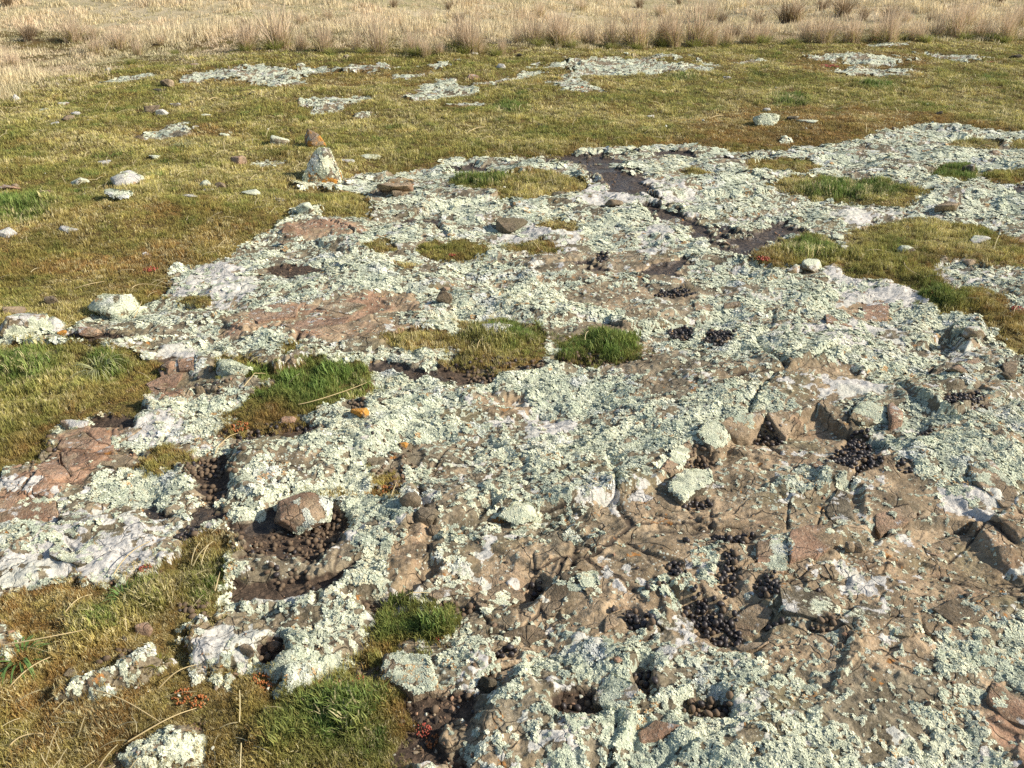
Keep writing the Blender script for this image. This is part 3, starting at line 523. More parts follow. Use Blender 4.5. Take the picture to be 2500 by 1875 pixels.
M = dict(rock=make_rock_mat(), turf=make_ground_mat('turf soil'), field=make_ground_mat('dry field soil', True), blade=make_blade_mat('grass blades'), lichen=make_lichen_mat(),
         white=make_stone_mat('white crusted stone', .4, -.02, .24), lich=make_stone_mat('lichen covered stone', .35, .16, .05), tan=make_stone_mat('tan stone', .62, -.12, -.06), pink=make_stone_mat('pink stone', .95, -.12, -.04),
         brown=make_stone_mat('brown stone', .55, -.22, -.2, 0, .72), grey=make_stone_mat('grey stone', .1, -.04, .02, 0, .8), orange=make_stone_mat('orange crusted stone', .85, -.03, -.02, .10), mix=make_stone_mat('half crusted stone', .75, .0, .10), dark=make_stone_mat('dark stone', .15, -.3, -.3, 0, .45),
         standing=make_stone_mat('standing stone', .4, .03, .02, .17, 1., 1.7), dome=make_stone_mat('bare pink dome', .9, -.2, -.2),
         dung=plain('dark dropping', (.040, .032, .029), .45, .5, 150, .4), dungb=plain('brown dropping', (.15, .105, .065), .8, .6, 150),
         stalk=plain('dry stalk', (.50, .39, .20), .6, .25), straw=plain('straw', (.62, .485, .33), .65, .35, 3, .3, .35), leaf=plain('tussock leaf', (.47, .40, .18), .6, .5, 3, .3, .35), darkleaf=plain('dark tussock leaf', (.24, .17, .095), .6, .5, 3, .3, .3), greenleaf=plain('green tussock leaf', (.31, .32, .09), .6, .5, 3, .3, .35),
         gleaf=plain('green strap leaf', (.12, .20, .05), .5, .4, 20), pleaf=plain('pale strap leaf', (.36, .36, .17), .5, .35, 20), red=plain('red succulent', (.34, .075, .045), .5, .5, 60), rust=plain('rusty succulent', (.36, .13, .04), .55, .5, 60), moss=plain('moss', (.16, .145, .02), .9, .5, 60))

# ------------------------------------------------------------------ mesh helpers
def mesh_np(name, V, F, mat=None, smooth=True):
    V = np.asarray(V, np.float32); F = np.asarray(F, np.int32); k = F.shape[1]
    me = bpy.data.meshes.new(name); me.vertices.add(len(V)); me.vertices.foreach_set('co', V.ravel())
    me.loops.add(F.size); me.loops.foreach_set('vertex_index', F.ravel())
    me.polygons.add(len(F)); me.polygons.foreach_set('loop_start', np.arange(0, F.size, k, dtype=np.int32))
    me.polygons.foreach_set('use_smooth', np.full(len(F), smooth))
    me.update(calc_edges=True)
    if mat: me.materials.append(mat)
    return me
def link(name, me, parent=None, **pr):
    o = bpy.data.objects.new(name, me); COL.objects.link(o)
    if parent: o.parent = parent
    for k, v in pr.items(): o[k] = v
    return o
def fattr(me, name, vals):
    a = me.attributes.new(name, 'FLOAT', 'POINT'); a.data.foreach_set('value', np.asarray(vals, np.float32))

import bmesh
_ico = {}
def ico(n):
    if n not in _ico:
        bm = bmesh.new(); bmesh.ops.create_icosphere(bm, subdivisions=n, radius=1); bm.verts.ensure_lookup_table()
        _ico[n] = (np.array([v.co[:] for v in bm.verts]), np.array([[q.index for q in f.verts] for f in bm.faces])); bm.free()
    return _ico[n]
# ------------------------------------------------------------------ terrain objects
jj, ii = np.meshgrid(np.arange(NC-1), np.arange(NR-1)); v00 = ii*NC+jj
FACES = np.stack([v00, v00+1, v00+NC+1, v00+NC], -1).reshape(-1, 4)
fc = lambda A: A[:-1, :-1]
own = np.full((NR-1, NC-1), -1, np.int64)
rockf = fc(sdR) > 0
cells_u, cells_inv = np.unique(fc(cid)[rockf & ~fc(in_patch)], return_inverse=True)
cnt = np.bincount(cells_inv)
own[rockf & fc(in_patch)] = 10000+fc(idP)[rockf & fc(in_patch)]
tmp = np.where(cnt[cells_inv] > 250, 20000+cells_inv, 19999); own[rockf & ~fc(in_patch)] = tmp
turff = ~rockf & fc(isl); own[turff] = 30000+fc(idT)[turff]
own = own.ravel()
VV = np.stack([X, Y, Zg], -1).reshape(-1, 3); NN = NRM.reshape(-1, 3)
ATT = dict(lich=lich, crust=crn, warm=warm, mud=mudm, soil=soilm, crack=np.clip(crkm, 0, 1)); ATT = {k: v.astype(np.float32).ravel() for k, v in ATT.items()}
order = np.argsort(own, kind='stable'); so = own[order]; cuts = np.flatnonzero(np.diff(so))+1
def sub_mesh(name, fidx, mat, attrs):
    f = FACES[fidx]; u, inv = np.unique(f, return_inverse=True)
    me = mesh_np(name, VV[u], inv.reshape(-1, 4), mat)
    if attrs:
        for k, v in ATT.items(): fattr(me, k, v[u])
    me.normals_split_custom_set_from_vertices(NN[u])
    return me
outcrop = link('rock_outcrop', None, kind='structure', label='broad lichen covered rock pavement crossing the picture')
patch_obj = {}; turf_obj = {}
for g in np.split(order, cuts):
    k = own[g[0]]
    if k == -1: link('ground', sub_mesh('ground', g, M['turf'], False), kind='structure')
    elif 10000 <= k < 19000:
        lb = PATCH[k-10000][1]
        patch_obj[k-10000] = link('rock_patch', sub_mesh('rock_patch', g, M['rock'], True), label=lb, category='rock', group='rocks lying in the turf')
    elif k == 19999: link('rock_crumbs', sub_mesh('rock_crumbs', g, M['rock'], True), outcrop, kind='stuff')
    elif k < 30000: link('rock_slab', sub_mesh('rock_slab', g, M['rock'], True), outcrop)
    else:
        e = link('grass_mat', None, label=TURF[k-30000][1], category='grass', group='grass mats on the rock')
        link('sod', sub_mesh('sod', g, M['turf'], False), e); turf_obj[k-30000] = e
# wide country around and behind
gx = np.concatenate([-np.geomspace(400, 20, 22), np.linspace(-18, 18, 73), np.geomspace(20, 400, 22)]); gy = np.concatenate([-np.geomspace(200, 6, 12), np.linspace(-5, 40, 91), np.geomspace(42, 700, 26)])
GX, GY = np.meshgrid(gx, gy); GZ = base_z(GX, GY)
inside = (GY > .95) & (GY < 16.1) & (np.abs(GX) < half_w(np.clip(GY, .9, 16))*.97-.15)
GZ = np.where(inside, GZ-.4, GZ-.004+.012)
b_ = np.arange(len(gx)*len(gy)).reshape(len(gy), len(gx))
link('field', mesh_np('field', np.stack([GX, GY, GZ], -1).reshape(-1, 3), np.stack([b_[:-1, :-1], b_[:-1, 1:], b_[1:, 1:], b_[1:, :-1]], -1).reshape(-1, 4), M['field']), kind='structure')

# ------------------------------------------------------------------ scatter by geometry nodes
PROTO = {}
def proto_coll(name, meshes):
    c = bpy.data.collections.new(name)
    for i, me in enumerate(meshes):
        c.objects.link(bpy.data.objects.new(f'{name}_{i}', me))
    PROTO[name] = c
def scatter_group(name):
    g = bpy.data.node_groups.new('scatter '+name, 'GeometryNodeTree')
    g.interface.new_socket('Geometry', in_out='INPUT', socket_type='NodeSocketGeometry'); g.interface.new_socket('Geometry', in_out='OUTPUT', socket_type='NodeSocketGeometry')
    N = g.nodes; L = g.links; gi = N.new('NodeGroupInput'); go = N.new('NodeGroupOutput')
    ci = N.new('GeometryNodeCollectionInfo'); ci.inputs['Collection'].default_value = PROTO[name]; ci.inputs['Separate Children'].default_value = True; ci.inputs['Reset Children'].default_value = True
    ip = N.new('GeometryNodeInstanceOnPoints'); ip.inputs['Pick Instance'].default_value = True
    def na(nm, ty):
        x = N.new('GeometryNodeInputNamedAttribute'); x.data_type = ty; x.inputs['Name'].default_value = nm; return x.outputs['Attribute']
    er = N.new('FunctionNodeEulerToRotation'); L.new(na('rot', 'FLOAT_VECTOR'), er.inputs[0])
    L.new(gi.outputs[0], ip.inputs['Points']); L.new(ci.outputs[0], ip.inputs['Instance']); L.new(na('idx', 'INT'), ip.inputs['Instance Index'])
    L.new(er.outputs[0], ip.inputs['Rotation']); L.new(na('scl', 'FLOAT_VECTOR'), ip.inputs['Scale']); L.new(ip.outputs[0], go.inputs[0])
    return g
GROUPS = {}
def scatter(objname, proto, P, ROT, SCL, IDX, COLR, parent=None, **pr):
    if len(P) == 0: return None
    if proto not in GROUPS: GROUPS[proto] = scatter_group(proto)
    me = bpy.data.meshes.new(objname); me.vertices.add(len(P)); me.vertices.foreach_set('co', np.asarray(P, np.float32).ravel())
    for nm, ty, v in (('rot', 'FLOAT_VECTOR', ROT), ('scl', 'FLOAT_VECTOR', SCL)):
        a = me.attributes.new(nm, ty, 'POINT'); a.data.foreach_set('vector', np.asarray(v, np.float32).ravel())
    a = me.attributes.new('idx', 'INT', 'POINT'); a.data.foreach_set('value', np.asarray(IDX, np.int32))
    a = me.attributes.new('col', 'FLOAT_COLOR', 'POINT'); a.data.foreach_set('color', np.concatenate([np.asarray(COLR, np.float32), np.ones((len(P), 1), np.float32)], 1).ravel())
    o = link(objname, me, parent, **pr); md = o.modifiers.new('scatter', 'NODES'); md.node_group = GROUPS[proto]
    return o
def align(nx, ny, nz, spin):
    c, s = np.cos(-spin), np.sin(-spin); x = nx*c-ny*s; y = nx*s+ny*c
    return np.stack([-np.arcsin(np.clip(y, -1, 1)), np.arctan2(x, nz), spin], -1)
# lichen cluster prototypes: crinkled upturned lobes
def lobe_cluster(seed):
    r = random.Random(seed); V = []; F = []
    for _ in range(9):
        a = r.random()*6.283; d = math.sqrt(r.random())*.85; cx, cy = d*math.cos(a), d*math.sin(a); cz = .05+.22*r.random()*(1-d*.5)
        R = r.uniform(.28, .52); tx, ty = r.gauss(0, .45), r.gauss(0, .45); n = 7; b = len(V)
        V.append((cx, cy, cz-.06))
        for k in range(n):
            t = k*6.283/n+r.uniform(-.3, .3); q = R*r.uniform(.55, 1.15); x, y = q*math.cos(t), q*math.sin(t)
            V.append((cx+x, cy+y, cz+x*tx*.6+y*ty*.6+r.uniform(-.06, .16)))
        for k in range(n): F.append((b, b+1+k, b+1+(k+1) % n))
    return mesh_np('lobes', V, F, M['lichen'], False)
proto_coll('lichen', [lobe_cluster(i) for i in range(6)])
def blade_clump(seed, n, mat, lean=.7, wid=.085, nm='blades'):
    r = random.Random(seed); V = []; F = []
    for _ in range(n):
        a = r.random()*6.283; d = math.sqrt(r.random())*.8; x0, y0 = d*math.cos(a), d*math.sin(a)
        h = r.uniform(.45, 1.1); la = r.random()*6.283; ln = r.uniform(.1, 1)*lean; ux, uy = math.cos(la), math.sin(la); w = wid*r.uniform(.7, 1.3)
        px, py = -uy*w, ux*w; b = len(V)
        V += [(x0-px, y0-py, -.15), (x0+px, y0+py, -.15), (x0+ux*ln*.35-px*.8, y0+uy*ln*.35-py*.8, h*.62), (x0+ux*ln*.35+px*.8, y0+uy*ln*.35+py*.8, h*.62), (x0+ux*ln, y0+uy*ln, h*(1-.25*ln))]
        F += [(b, b+1, b+3), (b, b+3, b+2), (b+2, b+3, b+4)]
    return mesh_np(nm, V, F, mat, False)
proto_coll('grass', [blade_clump(20+i, 12, M['blade'], 1.0, .052) for i in range(6)])
proto_coll('dry', [blade_clump(40+i, 16, M['blade'], .55, .045) for i in range(6)])

# lichen on the outcrop: one layer for each rock object that carries it
def pick(n):
    t = rng.random(n); s = rng.random(n)*2-1; y = row_y(t); x = s*half_w(y); return x, y
def cell_size(y):
    dy = np.interp(y, TY[:-1], np.diff(TY)); dx = 2*half_w(y)/(NC-1); return dx, dy
x, y = pick(390000)
lv = gsample(lich, x, y); rk = gsample(sdR, x, y)
ok = (rng.random(len(x)) < np.clip(lv*1.15-.2, 0, 1)) & (rk > .004)
x, y = x[ok], y[ok]; z = gsample(Zg, x, y)
nx, ny, nz = (gsample(NRM[..., k], x, y) for k in range(3))
dx, dy = cell_size(y); sp = np.sqrt(dx*dy)*1.75
sc = sp*rng.uniform(.7, 1.4, len(x)); sc = np.minimum(sc, .035); spv = gsample(sstep(-.05, .07, Lf), x, y); sc *= .6+.4*spv
def lichen_colours(x, y):
    n = len(x); t = np.clip(.55+.8*fbm(x*2.0, y*2.0, 81, 3)+.9*fbm(x*13, y*13, 84, 3)+rng.normal(0, .2, n), 0, 1)[:, None]
    c = np.array(LICH_B)*(1-t)+np.array(LICH_A)*t
    def mx(w, k):
        nonlocal c
        w = np.clip(w, 0, 1)[:, None]; c = c*(1-w)+np.array(k)*w
    mx(np.clip(1.6*fbm(x*4.5+3, y*4.5, 181, 3)-.12, 0, .8), (.42, .465, .355))               # sage, older thalli
    mx(np.clip(1.8*fbm(x*6+9, y*6, 184, 3)-.35, 0, .75), (.64, .635, .60))                # chalky white species
    mx(np.clip(2.2*fbm(x*20, y*20, 187, 2)-.45, 0, .8)*.9, (.25, .28, .21))               # grey green dying centres
    mx((rng.random(n) < np.clip(.03+.25*fbm(x*1.3, y*1.3, 88, 2), 0, 1))*.8, (.62, .57, .38))
    mx((rng.random(n) < np.clip(.55*fbm(x*9, y*9, 189, 2)-.16, 0, .5))*.8, (.44, .24, .08))
    return c
colr = lichen_colours(x, y)
scl = np.stack([sc, sc, np.minimum(sc, .014)*rng.uniform(.35, .8, len(x))], -1)
rot = align(nx, ny, nz, rng.random(len(x))*6.283); pt = np.stack([x, y, z], -1); ix = rng.integers(0, 6, len(x))
ti, si = gidx(x, y); pidx = np.where(in_patch[ti.astype(int), si.astype(int)], idP[ti.astype(int), si.astype(int)], -1)
for k in np.unique(pidx):
    m = pidx == k
    par = outcrop if k < 0 else patch_obj.get(int(k))
    if par is not None: scatter('lichen', 'lichen', pt[m], rot[m], scl[m], ix[m], colr[m], par, kind='stuff')

# ------------------------------------------------------------------ grass
FIELD_EDGE = [(-300, 330), (0, 262), (120, 215), (250, 185), (340, 166), (593, 146), (847, 139), (1250, 134), (1730, 127), (1815, 121), (2097, 111), (2500, 106), (2800, 100)]
fe = PX(FIELD_EDGE); feo = np.argsort(fe[:, 0]/fe[:, 1]); fea = (fe[:, 0]/fe[:, 1])[feo]; fed = fe[feo, 1]
def field_dist(x, y): return y-np.interp(x/y, fea, fed)
gm = np.zeros(X.shape, np.float32)
for p in GREEN: gm = np.maximum(gm, sstep(-.10, .10, grid_sd(p, .4)+wob*3))
bm = np.zeros(X.shape, np.float32)
for p, a in BROWN: bm = np.maximum(bm, a*sstep(-.15, .15, grid_sd(p, .5)+wob*3+.1*n_lo))
edgebrown = np.exp(-np.maximum(sdTurf, 0)/.10)
OLIVE, BRN, GRN, STRAW, YEL, MOSSC = (np.array(c) for c in ((.29, .262, .075), (.31, .185, .066), (.155, .215, .05), (.58, .49, .27), (.46, .395, .145), (.20, .165, .02)))
def grass_colours(x, y):
    n = len(x); a = fbm(x*1.1, y*.9, 91, 3); b = fbm(x*5, y*5, 94, 3); c = fbm(x*16, y*16, 97, 2)
    col = np.repeat(OLIVE[None], n, 0)
    def mx(w, t):
        nonlocal col
        w = np.clip(w, 0, 1)[:, None]; col = col*(1-w)+t*w
    mx(.45+1.5*a+.8*b+rng.normal(0, .2, n), YEL); mx(-.25-1.3*b+.9*c-.5*a+rng.normal(0, .15, n), GRN*1.05)
    mx(gsample(bm, x, y)*(.75+.7*b)+.65*gsample(edgebrown, x, y)*(.5+.8*c)+np.clip(.8*c+.8*fbm(x*2.3+5, y*2.3, 193, 3)-.05, 0, .65), BRN)
    mx(gsample(gm, x, y)*(.9+.4*c), GRN)
    r = rng.random(n); mx((r < .13+.3*a+.15*b)*.85, STRAW); mx((r > .93)*.6, np.array([.12, .08, .03]))
    return col*rng.uniform(.75, 1.25, (n, 1))*(1+.35*np.clip(fbm(x*3, y*3, 197, 3), -.6, .6))[:, None]
x, y = pick(390000)
tv = gsample(sdTurf, x, y); fd = field_dist(x, y)
ok = (tv > -.006+.012*rng.standard_normal(len(x))) & (fd < .3*rng.standard_normal(len(x)))
x, y, tv, fd = x[ok], y[ok], tv[ok], fd[ok]
z = gsample(Zg, x, y); gmv = gsample(gm, x, y); bmv = gsample(bm, x, y)
hgt = (.013+.016*np.clip(tv/.12, 0, 1)+.017*gmv+.012*np.clip(fbm(x*2, y*2, 99, 2), -.5, 1))*rng.uniform(.6, 1.35, len(x))*(1-.35*bmv)
hgt *= np.clip(.85+1.0*fbm(x*9, y*9, 203, 3)+.4*fbm(x*2.5, y*2.5, 206, 2), .4, 1.4)
hgt = np.maximum(hgt, .005)
dx, dy = cell_size(y); sp = np.sqrt(dx*dy)*2.1; sxy = np.maximum(sp, hgt*.62)
col = grass_colours(x, y)
scl = np.stack([sxy, sxy, hgt], -1); rot = np.stack([rng.normal(0, .12, len(x)), rng.normal(0, .12, len(x)), rng.random(len(x))*6.283], -1); ix = rng.integers(0, 6, len(x)); pt = np.stack([x, y, z], -1)
ti, si = gidx(x, y); ti = ti.astype(int); si = si.astype(int); tid = np.where(isl[ti, si], idT[ti, si], -1)
for k in np.unique(tid):
    m = tid == k
    if k < 0: scatter('grass', 'grass', pt[m], rot[m], scl[m], ix[m], col[m], None, kind='stuff', label='short olive and rusty turf around the rock', category='grass')
    elif int(k) in turf_obj: scatter('blades', 'grass', pt[m], rot[m], scl[m], ix[m], col[m], turf_obj[int(k)], kind='stuff')
# dead stems lying on the turf
x, y = pick(9000); tv = gsample(sdTurf, x, y); ok = (tv > .02) & (field_dist(x, y) < 0) & (rng.random(len(x)) < np.clip(.35+1.2*fbm(x*1.5, y*1.5, 221, 2), 0, 1)); x, y = x[ok], y[ok]; n = len(x)
def stem(seed):
    r = random.Random(seed); V = []; F = []; bend = r.uniform(-.25, .25)
    for k in range(6):
        t = k/5; V += [(t, bend*t*t-.012, .10*math.sin(t*3)), (t, bend*t*t+.012, .10*math.sin(t*3)+.012)]
    for k in range(5): F.append((2*k, 2*k+1, 2*k+3, 2*k+2))
    return mesh_np('stem', V, F, M['blade'], False)
proto_coll('stem', [stem(800+i) for i in range(5)])
L_ = rng.uniform(.035, .10, n)*np.clip(y/4, .8, 1.6); w_ = np.maximum(.07, .028*y)
scatter('dead_stems', 'stem', np.stack([x, y, gsample(Zg, x, y)+.014], -1), np.stack([rng.normal(0, .1, n), rng.normal(-.15, .2, n), rng.random(n)*6.283], -1), np.stack([L_, w_, L_], -1), rng.integers(0, 5, n), np.array([.55, .46, .26])*rng.uniform(.6, 1.2, (n, 1)), None, kind='stuff', label='pale dead stems and straw littering the turf', category='straw')
# coarser turf outside the detailed ground
n = 60000; y = rng.uniform(-3.5, 16.5, n); x = rng.uniform(-1, 1, n)*(half_w(np.maximum(y, .8))+6)
ok = ((np.abs(x) > half_w(np.maximum(y, .8))-.12) | (y < .95)) & (y-np.interp(x/np.maximum(y, .5), fea, fed) < .3*rng.standard_normal(n)); x, y = x[ok], y[ok]; n = len(x)
t_ = np.clip(.5+1.5*fbm(x*1.1, y*.9, 91, 3)+rng.normal(0, .25, n), 0, 1)[:, None]; c_ = OLIVE*(1-t_)+YEL*t_; w_ = np.clip(.8*fbm(x*2.3+5, y*2.3, 193, 3)+rng.normal(0, .15, n), 0, .7)[:, None]; c_ = c_*(1-w_)+BRN*w_
sx_ = rng.uniform(.06, .11, n); scatter('turf', 'grass', np.stack([x, y, base_z(x, y)+.008], -1), np.stack([rng.normal(0, .1, n), rng.normal(0, .1, n), rng.random(n)*6.283], -1), np.stack([sx_, sx_, rng.uniform(.02, .045, n)], -1), rng.integers(0, 6, n), c_*rng.uniform(.75, 1.25, (n, 1)), None, kind='stuff', label='short turf going on beyond both sides of the photo', category='grass')
# dry field behind
n = 60000; v = 1/rng.uniform(1/75, 1/9.0, n); x = rng.uniform(-1, 1, n)*(half_w(v)+2.5); y = v
fd = field_dist(x, y); ok = fd > .25*rng.standard_normal(n)-.1; x, y, fd = x[ok], y[ok], fd[ok]; n = len(x)
a = fbm(x*.35, y*.35, 101, 3); b = fbm(x*1.3, y*1.3, 104, 3)
left = sstep(-1, -5, x-0*y)*sstep(16, 11, y)
hgt = (.04+.16*np.clip(.35+1.3*a+1.1*b, 0, 1.5))*rng.uniform(.6, 1.3, n)*(.45+.55*sstep(0, 1.5, fd))
col = np.repeat(np.array([.60, .50, .33])[None], n, 0)
w = np.clip(.25-.9*a-.7*b+rng.normal(0, .15, n), 0, .9)[:, None]; col = col*(1-w)+np.array([.37, .33, .17])*w
w = np.clip(.2+.9*fbm(x*.8+7, y*.8, 107, 2)+rng.normal(0, .15, n), 0, .8)[:, None]; col = col*(1-w)+np.array([.60, .455, .32])*w
w = (np.exp(-np.maximum(fd, 0)/.5)*.5*rng.random(n))[:, None]; col = col*(1-w)+np.array([.32, .29, .09])*w
sxy = np.clip(y*.006, .05, .35)*rng.uniform(.8, 1.4, n)
scatter('dry_grass', 'dry', np.stack([x, y, zat(x, y)-.01], -1), np.stack([rng.normal(0, .15, n), rng.normal(0, .15, n), rng.random(n)*6.283], -1), np.stack([sxy, sxy, hgt], -1), rng.integers(0, 6, n), col*rng.uniform(.8, 1.2, (n, 1)), None, kind='stuff', label='pale dry straw grass covering the field behind the lawn', category='grass')

# ------------------------------------------------------------------ grit and crumbs
def chip(seed):
    r = np.random.default_rng(seed); V, F = ico(1); V = V*r.uniform(.55, 1.1, (len(V), 1))*np.array([1, r.uniform(.6, .9), r.uniform(.4, .7)])
    q = M['grit']; return mesh_np('chip', V, F, q, False)
def make_grit_mat():
    q = NT('grit'); col = q.attr('col', 'INSTANCER').outputs['Color']; P = q.n('ShaderNodeTexCoord').outputs['Object']
    return q.done(q.bsdf(q.mix(q.ss(q.noise(P, 3, 3), .4, .6, 0, .4), col, (.08, .06, .04)), .9, None, .2))
M['grit'] = make_grit_mat(); proto_coll('grit', [chip(700+i) for i in range(6)])
x, y = pick(200000)
rk = gsample(sdR, x, y); so_ = gsample(soilm, x, y); cr_ = gsample(np.clip(crkm, 0, 1).astype(np.float32), x, y); lo_ = gsample(lich, x, y); md_ = gsample(mudm, x, y); wm_ = gsample((warm*bareM).astype(np.float32), x, y)
pr = np.where(rk > -.01, .26*so_+.20*np.exp(-np.maximum(rk, 0)/.03)*(1-lo_)+.10*cr_*(1-lo_)+.07*md_+.02*wm_+.008*(1-lo_), .0026)*np.clip(.8+1.6*fbm(x*5, y*5, 211, 3), .1, 3)
ok = rng.random(len(x)) < pr; x, y, rk, md_ = x[ok], y[ok], rk[ok], md_[ok]; n = len(x)
pal = np.array([(.16, .105, .065), (.24, .16, .10), (.33, .20, .125), (.07, .055, .042), (.34, .27, .18), (.55, .55, .44)]); pk = rng.choice(6, n, p=[.3, .22, .14, .18, .1, .06]); pk = np.where(rk < -.01, 5, pk)
sz = np.exp(rng.normal(-5.45, .38, n))*np.clip(y/3.2, 1, 2.2)
scatter('grit', 'grit', np.stack([x, y, gsample(Zg, x, y)+sz*.25+np.where(rk < -.01, .012, 0)], -1), rng.uniform(-.5, .5, (n, 3))+np.array([0, 0, 1])*rng.uniform(0, 6.28, (n, 1)), np.repeat(sz[:, None], 3, 1), rng.integers(0, 6, n), pal[pk]*rng.uniform(.7, 1.3, (n, 1)), None, kind='stuff', label='brown grit and crumbs lying in cracks and along turf edges', category='grit')
print('GRIT', n)
# ------------------------------------------------------------------ tussocks
def tuss_part(seed, n, h0, h1, spread, wid, mat, nm, droop):
    r = random.Random(seed); V = []; F = []
    for _ in range(n):
        a = r.random()*6.283; d = r.random()*.22; x0, y0 = d*math.cos(a), d*math.sin(a); la = a+r.gauss(0, .6); h = r.uniform(h0, h1); ln = abs(r.gauss(0, 1))*spread; ux, uy = math.cos(la), math.sin(la)
        wa = r.random()*3.14; px, py = math.cos(wa)*wid, math.sin(wa)*wid; b = len(V); K = 4
        for k in range(K):
            t = k/K; q = 1-.6*t; cx = x0+ux*ln*t**1.6; cy = y0+uy*ln*t**1.6; cz = h*(t-droop*t**2.5)
            V += [(cx-px*q, cy-py*q, cz), (cx+px*q, cy+py*q, cz)]
        V.append((x0+ux*ln, y0+uy*ln, h*(1-droop)))
        for k in range(K-1):
            c = b+2*k; F += [(c, c+1, c+3), (c, c+3, c+2)]
        c = b+2*K-2; F.append((c, c+1, c+2))
    return mesh_np(nm, V, F, mat, False)
TM = [(tuss_part(200+i, 80, .3, .65, .42, .010, M['leaf'], 'leaves', .25), tuss_part(230+i, 110, .55, 1.15, .30, .0075, M['straw'], 'stalks', .08)) for i in range(4)]
TD = [(tuss_part(260+i, 120, .5, .95, .40, .011, M['darkleaf'], 'leaves', .2), tuss_part(290+i, 40, .6, 1.0, .3, .007, M['straw'], 'stalks', .1)) for i in range(3)]
TG = [(tuss_part(320+i, 150, .35, .8, .55, .012, M['greenleaf'], 'leaves', .35), tuss_part(340+i, 18, .5, .9, .4, .006, M['straw'], 'stalks', .2)) for i in range(2)]
R1 = lambda L: [(a*.565, b*.565, c*.565, k) for a, b, c, k in L]
R2 = lambda L: [(1250+a*.565, b*.565, c*.565, k) for a, b, c, k in L]
tl = R1([(x_, 250+random.uniform(-10, 6), random.uniform(95, 140), 0) for x_ in (1085, 1130, 1180, 1235, 1290, 1345, 1395, 1450, 1505, 1660, 1720, 1775, 1830, 1885, 1950, 2010, 2080, 2150, 2195)])
tl += R2([(x_, 222-(x_ > 900)*(x_-900)*.028+random.uniform(-8, 5), h_, 0) for x_, h_ in ((25, 110), (75, 130), (130, 120), (190, 140), (240, 120), (300, 90), (350, 80), (410, 110), (470, 120), (530, 130), (590, 150), (650, 150), (710, 150), (770, 140), (830, 130), (880, 90), (1000, 70), (1060, 80), (1110, 100), (1190, 90), (1240, 120), (1290, 150), (1340, 130), (1390, 110), (1470, 80), (1540, 90), (1610, 110), (1660, 120), (1720, 110), (1780, 90), (1860, 90), (1930, 130), (1980, 110), (2060, 100), (2110, 130), (2160, 120), (2205, 110))])
near_row = len(tl)
tl += R2([(950, 185, 60, 1), (1190, 100, 105, 1), (1225, 100, 90, 0), (1340, 42, 50, 1), (1430, 66, 62, 1), (1520, 60, 45, 1), (1640, 66, 62, 1), (1820, 48, 55, 1), (1910, 22, 40, 1), (2100, 32, 50, 1), (550, 32, 45, 1), (720, 18, 30, 1), (1060, 112, 50, 1), (905, 100, 60, 1), (490, 100, 50, 0), (640, 70, 50, 0), (1700, 110, 60, 0), (1960, 110, 70, 0), (2190, 120, 80, 0), (300, 60, 40, 0), (120, 80, 50, 0), (860, 90, 55, 0)])
far_n0 = len(tl)
tl += R1([(320, 186, 90, 0), (130, 196, 60, 1), (130, 130, 45, 1), (470, 114, 45, 1), (625, 120, 42, 1), (810, 90, 32, 1), (840, 186, 35, 1), (600, 250, 60, 0), (570, 294, 45, 2), (380, 68, 40, 0), (40, 52, 60, 1), (1590, 114, 48, 1), (1980, 112, 50, 1), (700, 205, 45, 0), (480, 34, 30, 1), (1940, 26, 34, 1), (1700, 30, 34, 1), (1400, 26, 30, 1), (420, 240, 70, 0), (60, 300, 70, 0), (25, 255, 60, 0), (520, 220, 60, 0), (760, 250, 30, 2), (950, 130, 40, 0), (1060, 110, 40, 1), (1300, 130, 50, 0), (1420, 90, 40, 0), (1850, 140, 60, 0), (2060, 120, 50, 0)])
GLAB = {0: ('dry straw tussock in the tall row edging the lawn', 'tussocks edging the lawn'), 1: ('brown tussock standing in the pale field behind the tall row', 'tussocks in the field behind'), 2: ('dry tussock scattered over the pale field on the left side', 'tussocks on the left of the field')}
